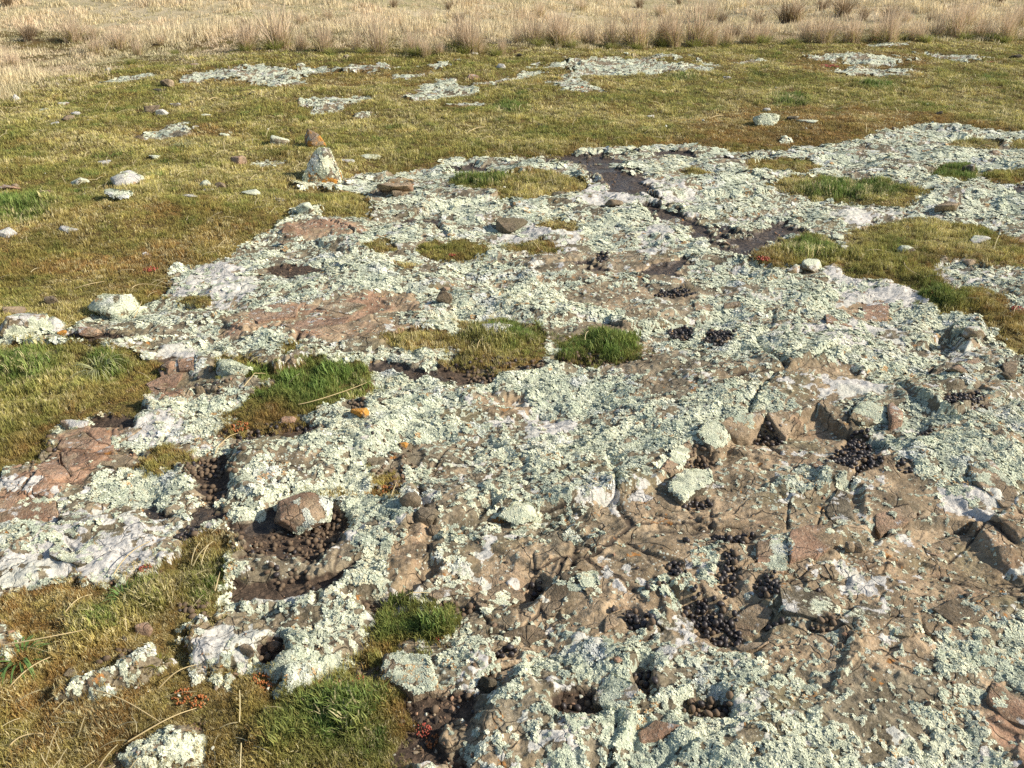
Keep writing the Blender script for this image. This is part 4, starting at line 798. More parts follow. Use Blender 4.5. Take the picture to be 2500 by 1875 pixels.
for i, (u, v_, hp, kind) in enumerate(tl):
    if i < near_row:
        u += random.gauss(0, 20); v_ -= abs(random.gauss(0, 5)); hp *= random.choice((.55, .7, .85, 1, 1.1, 1.25))
    w = PX([(u, v_)])[0]; x_, y_ = float(w[0]), float(w[1]); h = hp/FPX*depth_of(x_, y_)*(1.15 if i < near_row else 1.45)*random.uniform(.8, 1.2)
    zone = 0 if i < near_row else (1 if i < far_n0 else 2)
    seg = ('left of' if u < 700 else 'behind') + (' the longest far strip' if u < 1120 else ' the open lawn' if u < 1290 else ' the widest far patch' if u < 1760 else ' the lawn gap' if u < 1950 else ' the broken far patch' if u < 2230 else ' the far patch at the photo edge')
    lab_ = ('dry straw tussock in the tall row '+seg) if zone == 0 else ('brown tussock out in the pale field '+seg.replace('behind', 'far behind')) if zone == 1 else ('low tussock in the left half of the pale field '+('near the photo edge' if u < 200 else 'above the small left strip' if u < 480 else 'above the longest strip' if u < 800 else 'towards the middle'))
    e = link('grass_tussock', None, label=lab_, category='grass tussock', group=GLAB[zone][1])
    e.location = (x_, y_, float(zat(x_, y_)[0])-.01); e.rotation_euler = (0, 0, random.random()*6.28)
    s = h*random.uniform(.95, 1.1); wd = random.uniform(.7, 1.3) if zone == 0 else random.uniform(.9, 1.3); e.scale = (s*wd, s*wd, s)
    lv_, st_ = ((TM, TD, TG)[kind])[i % (4, 3, 2)[kind]]
    link('leaves', lv_, e); link('stalks', st_, e)
    if zone == 0 and i % 2 == 0:      # green leafy skirt on the lawn side
        g = link('grass_tussock', None, label='low green clump under the straw row '+seg, category='grass tussock', group='green clumps under the straw row')
        gx_, gy_ = x_+random.uniform(-.15, .15), y_-random.uniform(.1, .25); g.location = (gx_, gy_, float(zat(gx_, gy_)[0])-.01); q = random.uniform(.22, .36); g.scale = (q*1.2, q*1.2, q*.9); g.rotation_euler = (0, 0, random.random()*6.28)
        link('leaves', TG[i//2 % 2][0], g); link('stalks', TG[i//2 % 2][1], g)

# ------------------------------------------------------------------ angular blocks of the outcrop
Z3 = lambda p: Z(.407, 1600, 900, p)
Z6 = lambda p: Z(.452, 1500, 1300, p)
Z1 = lambda p: Z(.407, 0, 900, p)
Z5 = lambda p: Z(.407, 700, 1400, p)
BLK = [ # outline, height, material, lichen cover, own label
 (Z3([(240, 480), (330, 400), (410, 440), (415, 520), (320, 560), (295, 520)]), .055, 'tan', .35, 'lichen topped block at the corner of the ledge'),
 (Z3([(345, 395), (430, 385), (560, 350), (650, 325), (640, 360), (560, 430), (490, 455), (420, 440)]), .050, 'tan', -.25, 'bare tan block forming the ledge face'),
 (Z3([(660, 350), (780, 325), (870, 352), (800, 400), (785, 425), (710, 390)]), .045, 'tan', -.5, 'tilted tan block at the end of the ledge'),
 (Z3([(78, 800), (82, 745), (180, 685), (325, 680), (340, 740), (250, 790), (150, 858)]), .050, 'grey', .30, 'thick lichen covered slab on the bare brown shelf'),
 (Z3([(20, 690), (100, 590), (205, 485), (215, 560), (150, 660), (90, 700)]), .045, 'tan', .12, None),
 (Z3([(785, 1095), (800, 1045), (900, 1012), (1030, 1022), (1108, 1072), (1050, 1140), (960, 1200), (795, 1228)]), .034, 'pink', -.35, 'raised pink slab among bare brown rock'),
 (Z3([(602, 1105), (770, 1088), (778, 1220), (755, 1288), (602, 1300)]), .022, 'pink', -.3, None),
 (Z3([(1370, 305), (1402, 292), (1462, 342), (1460, 392), (1395, 402)]), .050, 'pink', -.9, 'small orange tooth of rock'),
 (Z3([(1200, 300), (1290, 255), (1370, 290), (1360, 370), (1230, 385), (1150, 360)]), .040, 'tan', .22, None),
 (Z3([(1320, 905), (1500, 862), (1560, 930), (1350, 1008), (1312, 960)]), .028, 'tan', -.4, None), (Z3([(1090, 755), (1140, 765), (1200, 968), (1090, 980), (1015, 885)]), .018, 'grey', -.5, None),
 (Z3([(1830, 600), (1990, 640), (2120, 760), (2190, 900), (2060, 880), (1900, 740)]), .035, 'tan', -.1, None), (Z3([(930, 610), (1010, 560), (1040, 600), (960, 670)]), .03, 'pink', -.4, None),
 (Z3([(340, 990), (420, 975), (560, 985), (480, 1005)]), .012, 'tan', -.5, None), (Z3([(1640, 1060), (1750, 1030), (1800, 1100), (1700, 1150), (1620, 1120)]), .015, 'tan', -.6, None), (Z3([(1900, 240), (2010, 215), (2080, 260), (1980, 300)]), .03, 'tan', 0, None),
 (Z3([(2060, 40), (2140, 25), (2150, 80), (2080, 90)]), .04, 'brown', -.5, None), (Z3([(1800, 40), (1920, 0), (1940, 60), (1870, 85)]), .04, 'tan', -.3, None), (Z3([(900, 1260), (1000, 1240), (1060, 1330), (990, 1310)]), .015, 'brown', -.5, None),
 (Z6([(612, 492), (720, 432), (848, 432), (828, 520), (750, 568), (660, 568)]), .022, 'tan', -.5, None), (Z6([(652, 640), (740, 612), (850, 622), (765, 682), (682, 680)]), .024, 'tan', -.6, None), (Z6([(880, 392), (900, 362), (1000, 382), (1120, 422), (1190, 482), (1168, 558), (1000, 528), (900, 500)]), .026, 'grey', -.12, None),
 (Z6([(215, 720), (270, 682), (328, 722), (250, 830), (192, 878)]), .045, 'grey', -.2, None), (Z6([(1470, 562), (1560, 542), (1620, 602), (1560, 660), (1480, 650)]), .03, 'tan', -.5, None), (Z6([(1200, 560), (1330, 450), (1480, 500), (1440, 600), (1300, 640)]), .016, 'grey', -.5, None), (Z6([(1690, 500), (1800, 450), (1950, 500), (1960, 560), (1800, 580)]), .022, 'brown', -.4, None),
 (Z6([(230, 540), (330, 380), (360, 470), (430, 500), (420, 560), (280, 580)]), .02, 'grey', -.25, None), (Z6([(500, 350), (580, 400), (560, 440), (500, 420)]), .02, 'tan', -.5, None), (Z6([(2020, 880), (2080, 900), (2200, 980), (2210, 1100), (2080, 1060), (2000, 960)]), .02, 'pink', -.6, None), (Z6([(130, 1160), (210, 1110), (330, 1150), (250, 1200), (140, 1210)]), .02, 'pink', -.5, None),
 (Z1([(390, 480), (520, 440), (600, 500), (560, 540), (370, 528)]), .020, 'pink', -.6, None), (Z1([(532, 432), (690, 390), (672, 500), (610, 498)]), .024, 'pink', -.45, None), (Z1([(382, 548), (600, 572), (578, 650), (440, 690), (388, 610)]), .022, 'pink', -.55, None), (Z1([(205, 690), (360, 555), (378, 620), (430, 698), (300, 758), (212, 722)]), .026, 'pink', -.6, None), (Z1([(220, 790), (310, 742), (330, 830), (222, 820)]), .028, 'pink', -.8, None),
 (Z1([(604, 578), (760, 572), (858, 620), (700, 650), (592, 640)]), .016, 'tan', -.3, None), (Z1([(-60, 850), (180, 702), (200, 780), (60, 900), (-60, 930)]), .028, 'pink', -.7, None), (Z1([(-60, 950), (140, 835), (338, 834), (352, 930), (120, 962), (-60, 985)]), .018, 'pink', -.5, None), (Z1([(562, 560), (690, 512), (702, 562), (622, 572)]), .02, 'pink', -.5, None), (Z1([(690, 410), (860, 415), (760, 480), (685, 500)]), .014, 'tan', -.35, None),
 (Z1([(890, 140), (1010, 85), (1100, 90), (1060, 150), (930, 200)]), .02, 'pink', -.7, None), (Z1([(960, 40), (1040, 20), (1045, 80), (980, 85)]), .03, 'pink', -.7, None), (Z1([(1080, 30), (1180, 20), (1170, 70), (1090, 75)]), .025, 'pink', -.7, None),
 (Z1([(370, 940), (490, 900), (600, 960), (480, 1090), (400, 1080)]), .02, 'grey', .02, None), (Z1([(380, 1100), (480, 1200), (620, 1080), (760, 1050), (700, 1180), (500, 1260), (330, 1200)]), .018, 'grey', -.05, None),
 (Z5([(1120, 185), (1300, 75), (1415, 130), (1430, 168), (1340, 200), (1290, 330), (1200, 298)]), .030, 'brown', -.3, None), (Z5([(595, 575), (700, 562), (868, 592), (898, 758), (760, 795), (592, 700)]), .050, 'tan', .25, 'square lichen crusted block beside the bright green tuft'), (Z5([(882, 600), (1120, 425), (1198, 405), (1248, 620), (1100, 738), (905, 765)]), .036, 'tan', -.05, None),
 (Z5([(1832, 800), (1940, 692), (2080, 760), (2138, 858), (1950, 918), (1842, 860)]), .055, 'grey', .2, None), (Z5([(1912, 310), (2020, 262), (2040, 310), (1980, 380), (1902, 418)]), .03, 'tan', -.3, None), (Z5([(1500, 200), (1620, 110), (1760, 150), (1700, 240), (1560, 300)]), .02, 'brown', -.2, None), (Z5([(1740, 90), (1850, 60), (1880, 180), (1800, 200)]), .02, 'tan', .0, None), (Z5([(1640, 60), (1730, 30), (1750, 100), (1670, 130)]), .022, 'brown', -.4, None), (Z5([(1300, 420), (1480, 360), (1560, 420), (1400, 500), (1310, 500)]), .02, 'brown', -.1, None), (Z5([(820, 160), (1040, 90), (1090, 150), (900, 200)]), .02, 'tan', .1, None),
 (Z(.407, 0, 400, [(1480, 960), (1600, 900), (1800, 890), (1780, 960), (1560, 1000)]), .022, 'pink', -.5, None), (Z(.407, 0, 400, [(1700, 1000), (1900, 960), (2100, 960), (2050, 1040), (1800, 1050)]), .02, 'pink', -.5, None), (Z(.407, 0, 400, [(1900, 900), (2080, 870), (2200, 880), (2100, 930)]), .025, 'tan', -.5, None), (Z(.407, 0, 400, [(1700, 440), (1790, 430), (1800, 475), (1720, 485)]), .03, 'pink', -.8, None),
 (Z(.407, 1600, 300, [(1240, 1130), (1400, 1120), (1380, 1200), (1250, 1220)]), .016, 'pink', -.7, None), (Z(.407, 1600, 300, [(1010, 1200), (1180, 1180), (1170, 1250), (1020, 1250)]), .014, 'pink', -.5, None), (Z(.407, 1600, 300, [(400, 1080), (480, 1060), (500, 1150), (410, 1150)]), .02, 'tan', -.4, None), (Z(.407, 1600, 300, [(230, 1110), (330, 1090), (350, 1160), (240, 1160)]), .02, 'tan', -.2, None)]
def block_mesh(seed, poly, h, mat):
    r = random.Random(seed); w = PX(poly); c = w.mean(0); q = np.array([c+(p-c)*r.uniform(.98, 1.06) for p in w])
    gz = zat(q[:, 0], q[:, 1]); A = np.c_[q-c, np.ones(len(q))]; k = np.linalg.lstsq(A, gz, rcond=None)[0]
    if np.sum(q[:, 0]*np.roll(q[:, 1], -1)-q[:, 1]*np.roll(q[:, 0], -1)) < 0: q = q[::-1]
    k[0] = k[0]*.9+r.gauss(0, .022); k[1] = k[1]*.9+r.gauss(0, .022)
    bm = bmesh.new(); top = []; bot = []
    for x_, y_ in q:
        z_ = k[0]*(x_-c[0])+k[1]*(y_-c[1])+k[2]+h*.62+r.gauss(0, .0015); top.append(bm.verts.new((x_-c[0], y_-c[1], z_-k[2])))
        bot.append(bm.verts.new(((x_-c[0])*1.04+r.gauss(0, .002), (y_-c[1])*1.04, z_-k[2]-h-.045)))
    bm.faces.new(top); n = len(q)
    for i in range(n): bm.faces.new((bot[i], bot[(i+1) % n], top[(i+1) % n], top[i]))
    bmesh.ops.bevel(bm, geom=[e for e in bm.edges if any(v in top for v in e.verts)], offset=min(.007, h*.2), segments=2, profile=.6, affect='EDGES')
    bmesh.ops.triangulate(bm, faces=bm.faces[:])
    for _ in range(5):
        L = [e for e in bm.edges if e.calc_length() > .02]
        if not L: break
        bmesh.ops.subdivide_edges(bm, edges=L, cuts=1); bmesh.ops.triangulate(bm, faces=[f for f in bm.faces if len(f.verts) > 3])
    V = np.array([v.co[:] for v in bm.verts]); bm.normal_update(); Nn = np.array([v.normal[:] for v in bm.verts]); F = np.array([[v.index for v in f.verts] for f in bm.faces]) if False else None
    bm.verts.index_update(); F = np.array([[v.index for v in f.verts] for f in bm.faces]); bm.free()
    xx, yy, zz = V[:, 0]+c[0], V[:, 1]+c[1], V[:, 2]
    d = .005*fbm(xx*9+zz*5, yy*9-zz*7, 140, 3)+.0022*fbm(xx*40+zz*30, yy*40+zz*22, 144, 3)+.004*pn(xx*22, zz*22+yy*5, 149)*(1-np.abs(Nn[:, 2]))
    V = V+Nn*d[:, None]
    me = mesh_np('rock_block', V, F, M[mat]); return me, (c[0], c[1], k[2])
def scatter_on(o, me, dp, cover_fn, minz=-.2):
    V = np.zeros(len(me.vertices)*3, np.float32); me.vertices.foreach_get('co', V); V = V.reshape(-1, 3)
    Nn = np.zeros(len(V)*3, np.float32); me.vertices.foreach_get('normal', Nn); Nn = Nn.reshape(-1, 3)
    F = np.array([p.vertices[:] for p in me.polygons]); A, B, C = V[F[:, 0]], V[F[:, 1]], V[F[:, 2]]
    ar = np.linalg.norm(np.cross(B-A, C-A), axis=1)/2; sz = max(.0052, .0020*dp)
    n = int(ar.sum()/(sz*sz)*2.6); f = rng.choice(len(F), n, p=ar/ar.sum()); r1 = np.sqrt(rng.random(n))[:, None]; r2 = rng.random(n)[:, None]
    P_ = A[f]*(1-r1)+B[f]*r1*(1-r2)+C[f]*r1*r2; nn = Nn[F[f, 0]]
    m = (cover_fn(P_, V, nn)+rng.normal(0, .05, n) > 0) & (nn[:, 2] > minz); P_ = P_[m]; nn = nn[m]; n = len(P_)
    if n < 5: return
    s = sz*rng.uniform(.7, 1.35, n)
    scatter('lichen', 'lichen', P_, align(nn[:, 0], nn[:, 1], nn[:, 2], rng.random(n)*6.283), np.stack([s, s, s*.55], -1), rng.integers(0, 6, n), lichen_colours(P_[:, 0]+o.location[0], P_[:, 1]+o.location[1]+P_[:, 2]), o, kind='stuff')
for i, (pl, h, mt, cov, lb) in enumerate(BLK):
    me, loc = block_mesh(60+i, pl, h*.85 if lb else h*.42, mt)
    o = link('rock_block', me, outcrop); o.location = loc
    if lb: o['label'] = lb
    scatter_on(o, me, depth_of(loc[0], loc[1]), lambda P_, V, nn, cov=cov, loc=loc: .9*fbm((P_[:, 0]+loc[0])*9, (P_[:, 1]+loc[1])*9, 155, 3)+.5*fbm((P_[:, 0]+loc[0])*30, (P_[:, 1]+loc[1])*30, 158, 2)+cov-.05, .45)

# ------------------------------------------------------------------ loose stones
def rock_mesh(seed, w, d, h, sub, mat, cuts=9, shape=None, rough=.028):
    r = np.random.default_rng(seed)
    if shape == 'stand': pts = np.array([(-1, -.8, -1), (1, -.7, -1), (.96, .7, -1), (-.9, .8, -1), (-.86, -.6, -.25), (.9, -.5, -.35), (-.28, -.2, .93), (.14, -.3, 1), (.28, .2, .9), (-.3, .25, .8), (.62, -.35, .3), (-.62, -.5, .25), (.1, -.75, .1)], float)
    else:
        n = 13 if shape != 'round' else 40; pts = r.normal(size=(n, 3)); pts /= np.linalg.norm(pts, axis=1, keepdims=True)
        pts = np.sign(pts)*np.abs(pts)**r.uniform(.6, .95); pts[:, 2] = np.maximum(pts[:, 2], -.75)
        if shape == 'cone': pts[:, :2] *= (1.0-.75*np.clip((pts[:, 2:3]+.7)/1.7, 0, 1)); pts = np.vstack([pts, [(0, 0, 1), (.8, .5, -.7), (-.8, .5, -.7), (.7, -.6, -.7), (-.7, -.6, -.7)]])
        if shape == 'flat': pts[:, 2] = np.clip(pts[:, 2], -.6, .4)
        if mat == M['dome']: pts = np.vstack([ico(1)[0]*1.02, pts[:5]*.9])
    bm = bmesh.new(); vs_ = [bm.verts.new(p) for p in pts]; res = bmesh.ops.convex_hull(bm, input=vs_)
    bmesh.ops.delete(bm, geom=[v for v in bm.verts if not v.link_faces], context='VERTS')
    lim = {5: .13, 4: .22, 3: .45}[sub]
    for _ in range(5):
        Lg = [e for e in bm.edges if e.calc_length() > lim]
        if not Lg: break
        bmesh.ops.subdivide_edges(bm, edges=Lg, cuts=1); bmesh.ops.triangulate(bm, faces=[f for f in bm.faces if len(f.verts) > 3])
    for _ in range(2 if sub > 3 else 1): bmesh.ops.smooth_vert(bm, verts=bm.verts, factor=.45, use_axis_x=True, use_axis_y=True, use_axis_z=True)
    bm.verts.index_update(); V = np.array([v.co[:] for v in bm.verts]); F = np.array([[v.index for v in f.verts] for f in bm.faces]); bm.free()
    q = V.copy(); disp = np.zeros(len(V))
    for k, (fq, am) in enumerate(((1.6, 1), (3.5, .6), (8, .4), (17, .2))):
        disp += am*(pn(q[:, 0]*fq+seed, q[:, 1]*fq+q[:, 2]*fq*.7, 11+k)+pn(q[:, 2]*fq+seed*2, q[:, 1]*fq-q[:, 0]*fq*.5, 17+k))
    V = V*(1+rough*disp)[:, None]
    V /= (V.max(0)-V.min(0))/2; V -= (V.max(0)+V.min(0))/2
    V *= np.array([w/2, d/2, h/2]); V[:, 2] += h/2*.72
    return mesh_np('stone', V, F, mat, sub >= 4)
# (x, base y, width px, height px, material, label, shape)
ST = [
 (407, 222, 32, 24, 'tan', 'squarish tan stone alone on the far lawn', None), (387, 233, 36, 8, 'dark', 'dark flat stone under the squarish tan stone', 'flat'), (37, 256, 30, 18, 'white', 'pointed white stone near the photo edge on the far lawn', 'cone'), (154, 268, 26, 12, 'mix', 'pale tan stone behind the white chips on the left lawn', None),
 (184, 291, 22, 9, 'white', 'small white chip above the low tan stone', None), (167, 306, 34, 14, 'tan', 'low tan stone among white chips on the left lawn', None), (130, 316, 24, 8, 'white', 'flat white chip left of the low tan stone', 'flat'), (213, 309, 22, 8, 'white', 'flat white chip right of the low tan stone', 'flat'), (107, 280, 28, 8, 'lich', 'flat greenish stone left of the white chips', 'flat'),
 (370, 287, 36, 24, 'brown', 'red brown block with a white stone leaning on it', None), (395, 291, 30, 17, 'white', 'white stone leaning on the red brown block', None), (428, 270, 26, 9, 'grey', 'small grey stone right of the red brown block', None), (616, 243, 18, 10, 'grey', 'lone grey pebble on the middle lawn', None), (469, 263, 15, 8, 'brown', 'tiny brown stone on the lawn behind the stepped outcrop', None), (503, 298, 22, 9, 'lich', 'small lichen stone above the stepped outcrop', None), (478, 322, 16, 7, 'white', 'tiny white stone right of the stepped outcrop', None),
 (338, 349, 24, 14, 'brown', 'brown wedge at the corner of the stepped outcrop', None), (681, 366, 46, 28, 'lich', 'pale rounded stone left of the orange stained stone', None), (771, 371, 50, 48, 'orange', 'squat stone stained bright orange beside the pale rounded one', None), (785, 451, 90, 78, 'standing', 'tall standing stone spotted with lichen, orange at its foot', 'stand'), (579, 411, 40, 24, 'pink', 'pinkish tilted stone beside the flat reddish rock scrap', None),
 (376, 401, 28, 10, 'lich', 'small lichen stone on the lawn behind the white boulder', None), (252, 411, 32, 9, 'white', 'flat pale stone behind the white boulder', 'flat'), (307, 471, 74, 42, 'white', 'white boulder on the left lawn casting a shadow', None), (192, 465, 44, 18, 'lich', 'lichen stone just left of the white boulder', None), (503, 474, 34, 24, 'lich', 'lichen stone in the soil hollow with a brown neighbour', None), (509, 483, 28, 9, 'white', 'flat white chip under the lichen stone in the hollow', 'flat'), (537, 474, 30, 18, 'brown', 'brown stone in the soil hollow beside the lichen stone', None),
 (848, 409, 40, 10, 'mix', 'flat pale stone right of the standing stone', 'flat'), (904, 401, 48, 9, 'lich', 'long flat lichen stone behind the rock rim', 'flat'), (110, 487, 34, 11, 'pink', 'flat orange stone above the dark green grass spot', 'flat'), (14, 480, 56, 17, 'pink', 'long pink stone at the photo edge on the left lawn', 'flat'), (38, 471, 18, 11, 'tan', 'tan pebble behind the long pink stone', None), (285, 508, 68, 20, 'lich', 'low lichen stone in front of the white boulder', None),
 (458, 500, 48, 11, 'white', 'flat white stone in the turf in front of the soil hollow', 'flat'), (612, 496, 46, 17, 'lich', 'lichen stone in the turf left of the rock tip', None), (680, 505, 42, 10, 'white', 'flat white stone close to the rock tip', 'flat'), (167, 586, 50, 17, 'white', 'flat whitish stone half sunk in the left lawn', 'flat'), (8, 599, 56, 28, 'white', 'white stone cut by the photo edge in mid lawn', None), (360, 641, 20, 8, 'white', 'tiny white chip in turf near the pale rock rim', None), (745, 545, 44, 34, 'lich', 'knobbly white stone on the rim of the rock', None), (525, 505, 16, 9, 'pink', 'tiny pink stone right of the soil hollow', None),
 (126, 764, 32, 26, 'brown', 'brown stone in turf behind the white faced boulder', None), (264, 790, 112, 72, 'lich', 'rounded boulder with a thick lichen coat on the turf edge', None), (40, 842, 110, 78, 'mix', 'white faced boulder with a tan top at the photo edge', None), (35, 790, 50, 30, 'brown', 'brown stone peeping out behind the white faced boulder', None), (116, 826, 86, 32, 'white', 'long whitish stone between the boulder and the pink one', None), (215, 834, 52, 32, 'pink', 'pink stone at the end of the row of boulders', None), (152, 831, 28, 11, 'orange', 'small orange pebble in the row of boulders', None),
 (494, 985, 26, 25, 'tan', 'angular tan cube on the soil near the lush mat', None), (523, 985, 28, 18, 'tan', 'tan pebble right of the angular cube', None), (180, 1068, 74, 23, 'mix', 'flat slab with a white top at the edge of the left lawn', 'flat'), (130, 1110, 28, 17, 'grey', 'grey pebble beside the cracked orange rock', None), (47, 1174, 24, 9, 'pink', 'small flat pink stone at the edge of the turf', 'flat'), (706, 1056, 36, 20, 'pink', 'pink triangular stone in front of the lush mat', None),
 (735, 1312, 140, 98, 'dome', 'dome shaped boulder with a bare pink top and lichen skirt', None), (1003, 1283, 54, 40, 'brown', 'round brown stone above the hollow in the lichen slab', 'round'), (1042, 1310, 56, 42, 'brown', 'brown stone at the head of the hollow', 'round'), (1000, 1312, 28, 18, 'tan', 'small tan stone beside the two brown stones', None), (1062, 1330, 32, 30, 'brown', 'small brown block under the brown stone of the hollow', None), (1262, 1300, 88, 62, 'lich', 'lichen covered block rising from the slab centre', None),
 (2072, 1370, 28, 30, 'tan', 'upright tan chip leaning in the crack', None), (2092, 1370, 26, 26, 'tan', 'second tan chip leaning in the crack', None), 
 (1251, 584, 78, 36, 'brown', 'brown wedge shaped stone on the lichen rock', None), (1085, 770, 40, 36, 'brown', 'purplish brown cube among lichen left of centre', None), (1089, 732, 20, 15, 'pink', 'pink pebble behind the purplish cube', None), (962, 490, 86, 34, 'tan', 'low tan block in front of the turf tongue', 'flat'), (968, 491, 26, 17, 'tan', 'tan pebble resting in front of the low block', None), (1500, 521, 44, 20, 'brown', 'brown stone lying beside the mud channel', None),
 (1874, 318, 66, 32, 'lich', 'white lichen stone in the rusty turf beyond the rock', None), (1872, 281, 18, 11, 'white', 'small white stone behind the white lichen stone', None), (2293, 292, 18, 12, 'dark', 'dark pebble on the lawn beyond the rock rim', None), (2482, 150, 26, 10, 'dark', 'dark stone near the photo edge on the far lawn', None), (1934, 306, 30, 12, 'grey', 'grey stone just right of the white lichen stone', None), (1975, 313, 50, 12, 'lich', 'flat lichen stone right of the grey one', 'flat'), (1589, 297, 18, 8, 'white', 'tiny pale stone in the middle of the lawn', None), (1318, 319, 14, 8, 'dark', 'tiny dark pebble on the lawn behind the turf mats', None), (1272, 150, 24, 9, 'dark', 'dark stone left of the widest far patch', None), (1775, 202, 20, 9, 'grey', 'grey stone in front of the widest far patch', None),
 (735, 169, 22, 11, 'lich', 'lichen stone standing on the longest far strip', None), (690, 183, 24, 11, 'lich', 'lichen stone at the middle of the longest far strip', None), (845, 152, 15, 8, 'grey', 'small grey stone at the foot of the straw row', None), (1153, 200, 30, 15, 'pink', 'pink stone beside the pointed rock patch', None), (1223, 177, 22, 13, 'white', 'white stone above the sliver of lichen rock', None), (1158, 143, 18, 8, 'white', 'pale stone at the foot of the straw row', None), (480, 171, 36, 8, 'pink', 'flat orange slab at the far end of the lawn', 'flat'), (8, 194, 28, 10, 'pink', 'pink stone at the photo edge below the dry field', None), (265, 183, 20, 7, 'white', 'white chip below the dry field on the left', None), (140, 219, 13, 9, 'white', 'small pointed white chip on the far left lawn', None), (170, 209, 14, 7, 'white', 'tiny white chip beside the pointed chip', None),
 (2371, 655, 34, 19, 'tan', 'tan stone on the front edge of the largest turf tongue', None), (2396, 616, 44, 15, 'white', 'white stone lying on the largest turf tongue', None), (2208, 634, 46, 20, 'lich', 'lichen stone in the middle of the largest turf tongue', None), (1775, 606, 20, 15, 'tan', 'tan pebble standing in the dark puddle', None), (2048, 596, 32, 18, 'lich', 'lichen stone in the gap of the turf tongue', None), (2060, 622, 24, 12, 'white', 'white pebble below the gap of the turf tongue', None), (1934, 682, 48, 21, 'mix', 'pale stone at the front foot of the turf tongue', None), (1985, 676, 62, 26, 'lich', 'lichen lump at the front foot of the turf tongue', None), (2182, 431, 22, 12, 'tan', 'tan pebble right of the thin grass mat', None), (2315, 532, 54, 32, 'tan', 'tan block on the lichen rock beyond the turf tongue', None), (2365, 436, 26, 26, 'grey', 'grey upright stone between the two small far mats', None),
 (2430, 388, 30, 16, 'tan', 'tan stone at the mouth of a dark slot on the far rock', None), (2372, 862, 56, 40, 'mix', 'broken corner block at the end of the right slab', None), (2460, 950, 40, 26, 'brown', 'brown block near the photo edge under the turf', None), (2340, 935, 50, 28, 'tan', 'tan block beside the brown droppings on the right', None),
 (355, 1575, 42, 30, 'pink', 'pink flat stone in the turf beside a white hump', None), (181, 1678, 40, 24, 'tan', 'tan chip beside the long lichen crusted rock', None), (612, 1640, 44, 22, 'tan', 'tan brick shaped stone under the white hump', 'flat'), (672, 1606, 36, 32, 'pink', 'pink stone wedged in the white hump', None), (1190, 1706, 42, 42, 'dark', 'dark lumpy clod against the lichen hump', None), (1506, 1659, 18, 15, 'pink', 'tiny orange chip in the notch at the bottom', None),
 (570, 945, 92, 56, 'lich', 'lichen covered rock at the tip of the lush mat', None), (1214, 842, 76, 32, 'white', 'pale stone set in the top of the round mat', None), (432, 912, 40, 22, 'tan', 'tan stone at the top of the reddish rubble', None), (415, 925, 30, 18, 'pink', 'pink stone at the left of the reddish rubble', None), (460, 915, 34, 20, 'pink', 'pink stone at the right of the reddish rubble', None), (395, 968, 44, 18, 'pink', 'flat pink stone in front of the reddish rubble', 'flat'), (705, 588, 34, 22, 'pink', 'pink block on the reddish rock near the rim', None), (700, 612, 42, 14, 'brown', 'brown flat stone below the pink block', 'flat'),
 (1420, 1375, 40, 16, 'tan', 'small tan step in the brown rock', 'flat'), (1665, 1243, 26, 14, 'pink', 'pink chip under the thick lichen slab', None), (985, 1108, 24, 18, 'orange', 'orange chip beside the smooth olive hollow', None), (880, 1056, 46, 24, 'orange', 'orange topped stone on the lichen slab', None)]
rs = np.random.default_rng(5)
LICHEN_ROCKS = []
for i, (u, vb, wp, hp, mt, lb, shp) in enumerate(ST):
    w = PX([(u, vb)])[0]; x_, y_ = float(w[0]), float(w[1]); dp = depth_of(x_, y_); k = dp/FPX
    dep = math.atan2(CAM_H, y_); W = wp*k; D = W*rs.uniform(.65, .95)
    if shp == 'flat': D = min(D*1.0, hp*k/math.sin(dep)*.75)
    H = (hp*k-D*math.sin(dep)*.62)/math.cos(dep); H = max(H, W*(.16 if shp == 'flat' else .38))
    if shp in ('cone', 'stand'): H = max(H, hp*k*.98)
    sub = 5 if wp > 75 else (4 if (wp > 34 or vb > 900) else 3)
    me = rock_mesh(sum(map(ord, lb)) % 977, W*1.04, D, H*1.18, sub, M[mt], 5 if mt == 'dome' else 12 if shp != 'flat' else 8, shp)
    o = link('stone', me, label=lb, category='stone', group='loose stones')
    yc = y_+D*.42; o.location = (x_, yc, float(zat(x_, yc)[0])-H*(.16 if hp < 60 else .06)); o.rotation_euler = (rs.normal(0, .05), rs.normal(0, .05), 0 if shp == 'stand' else rs.uniform(-.5, .5))
    if mt in ('lich', 'mix', 'standing', 'white', 'dome') and wp > 62: LICHEN_ROCKS.append((o, me, mt, dp))
for o, me, mt, dp in LICHEN_ROCKS:          # real lichen lobes on the larger stones
    def cov_(P_, V, nn, mt=mt):
        h = V[:, 2].max(); c = fbm(P_[:, 0]*14+P_[:, 2]*9, P_[:, 1]*14-P_[:, 2]*11, 120, 3); e = P_[:, 0]/np.abs(V[:, 0]).max()
        if mt == 'lich': return c+.16
        if mt == 'mix': return c+.55-1.25*P_[:, 2]/h+.3*e
        if mt == 'standing': return c-.12
        if mt == 'dome': return c*.8+.50-1.0*P_[:, 2]/h+.5*e
        return c-.32
    scatter_on(o, me, dp, cov_)

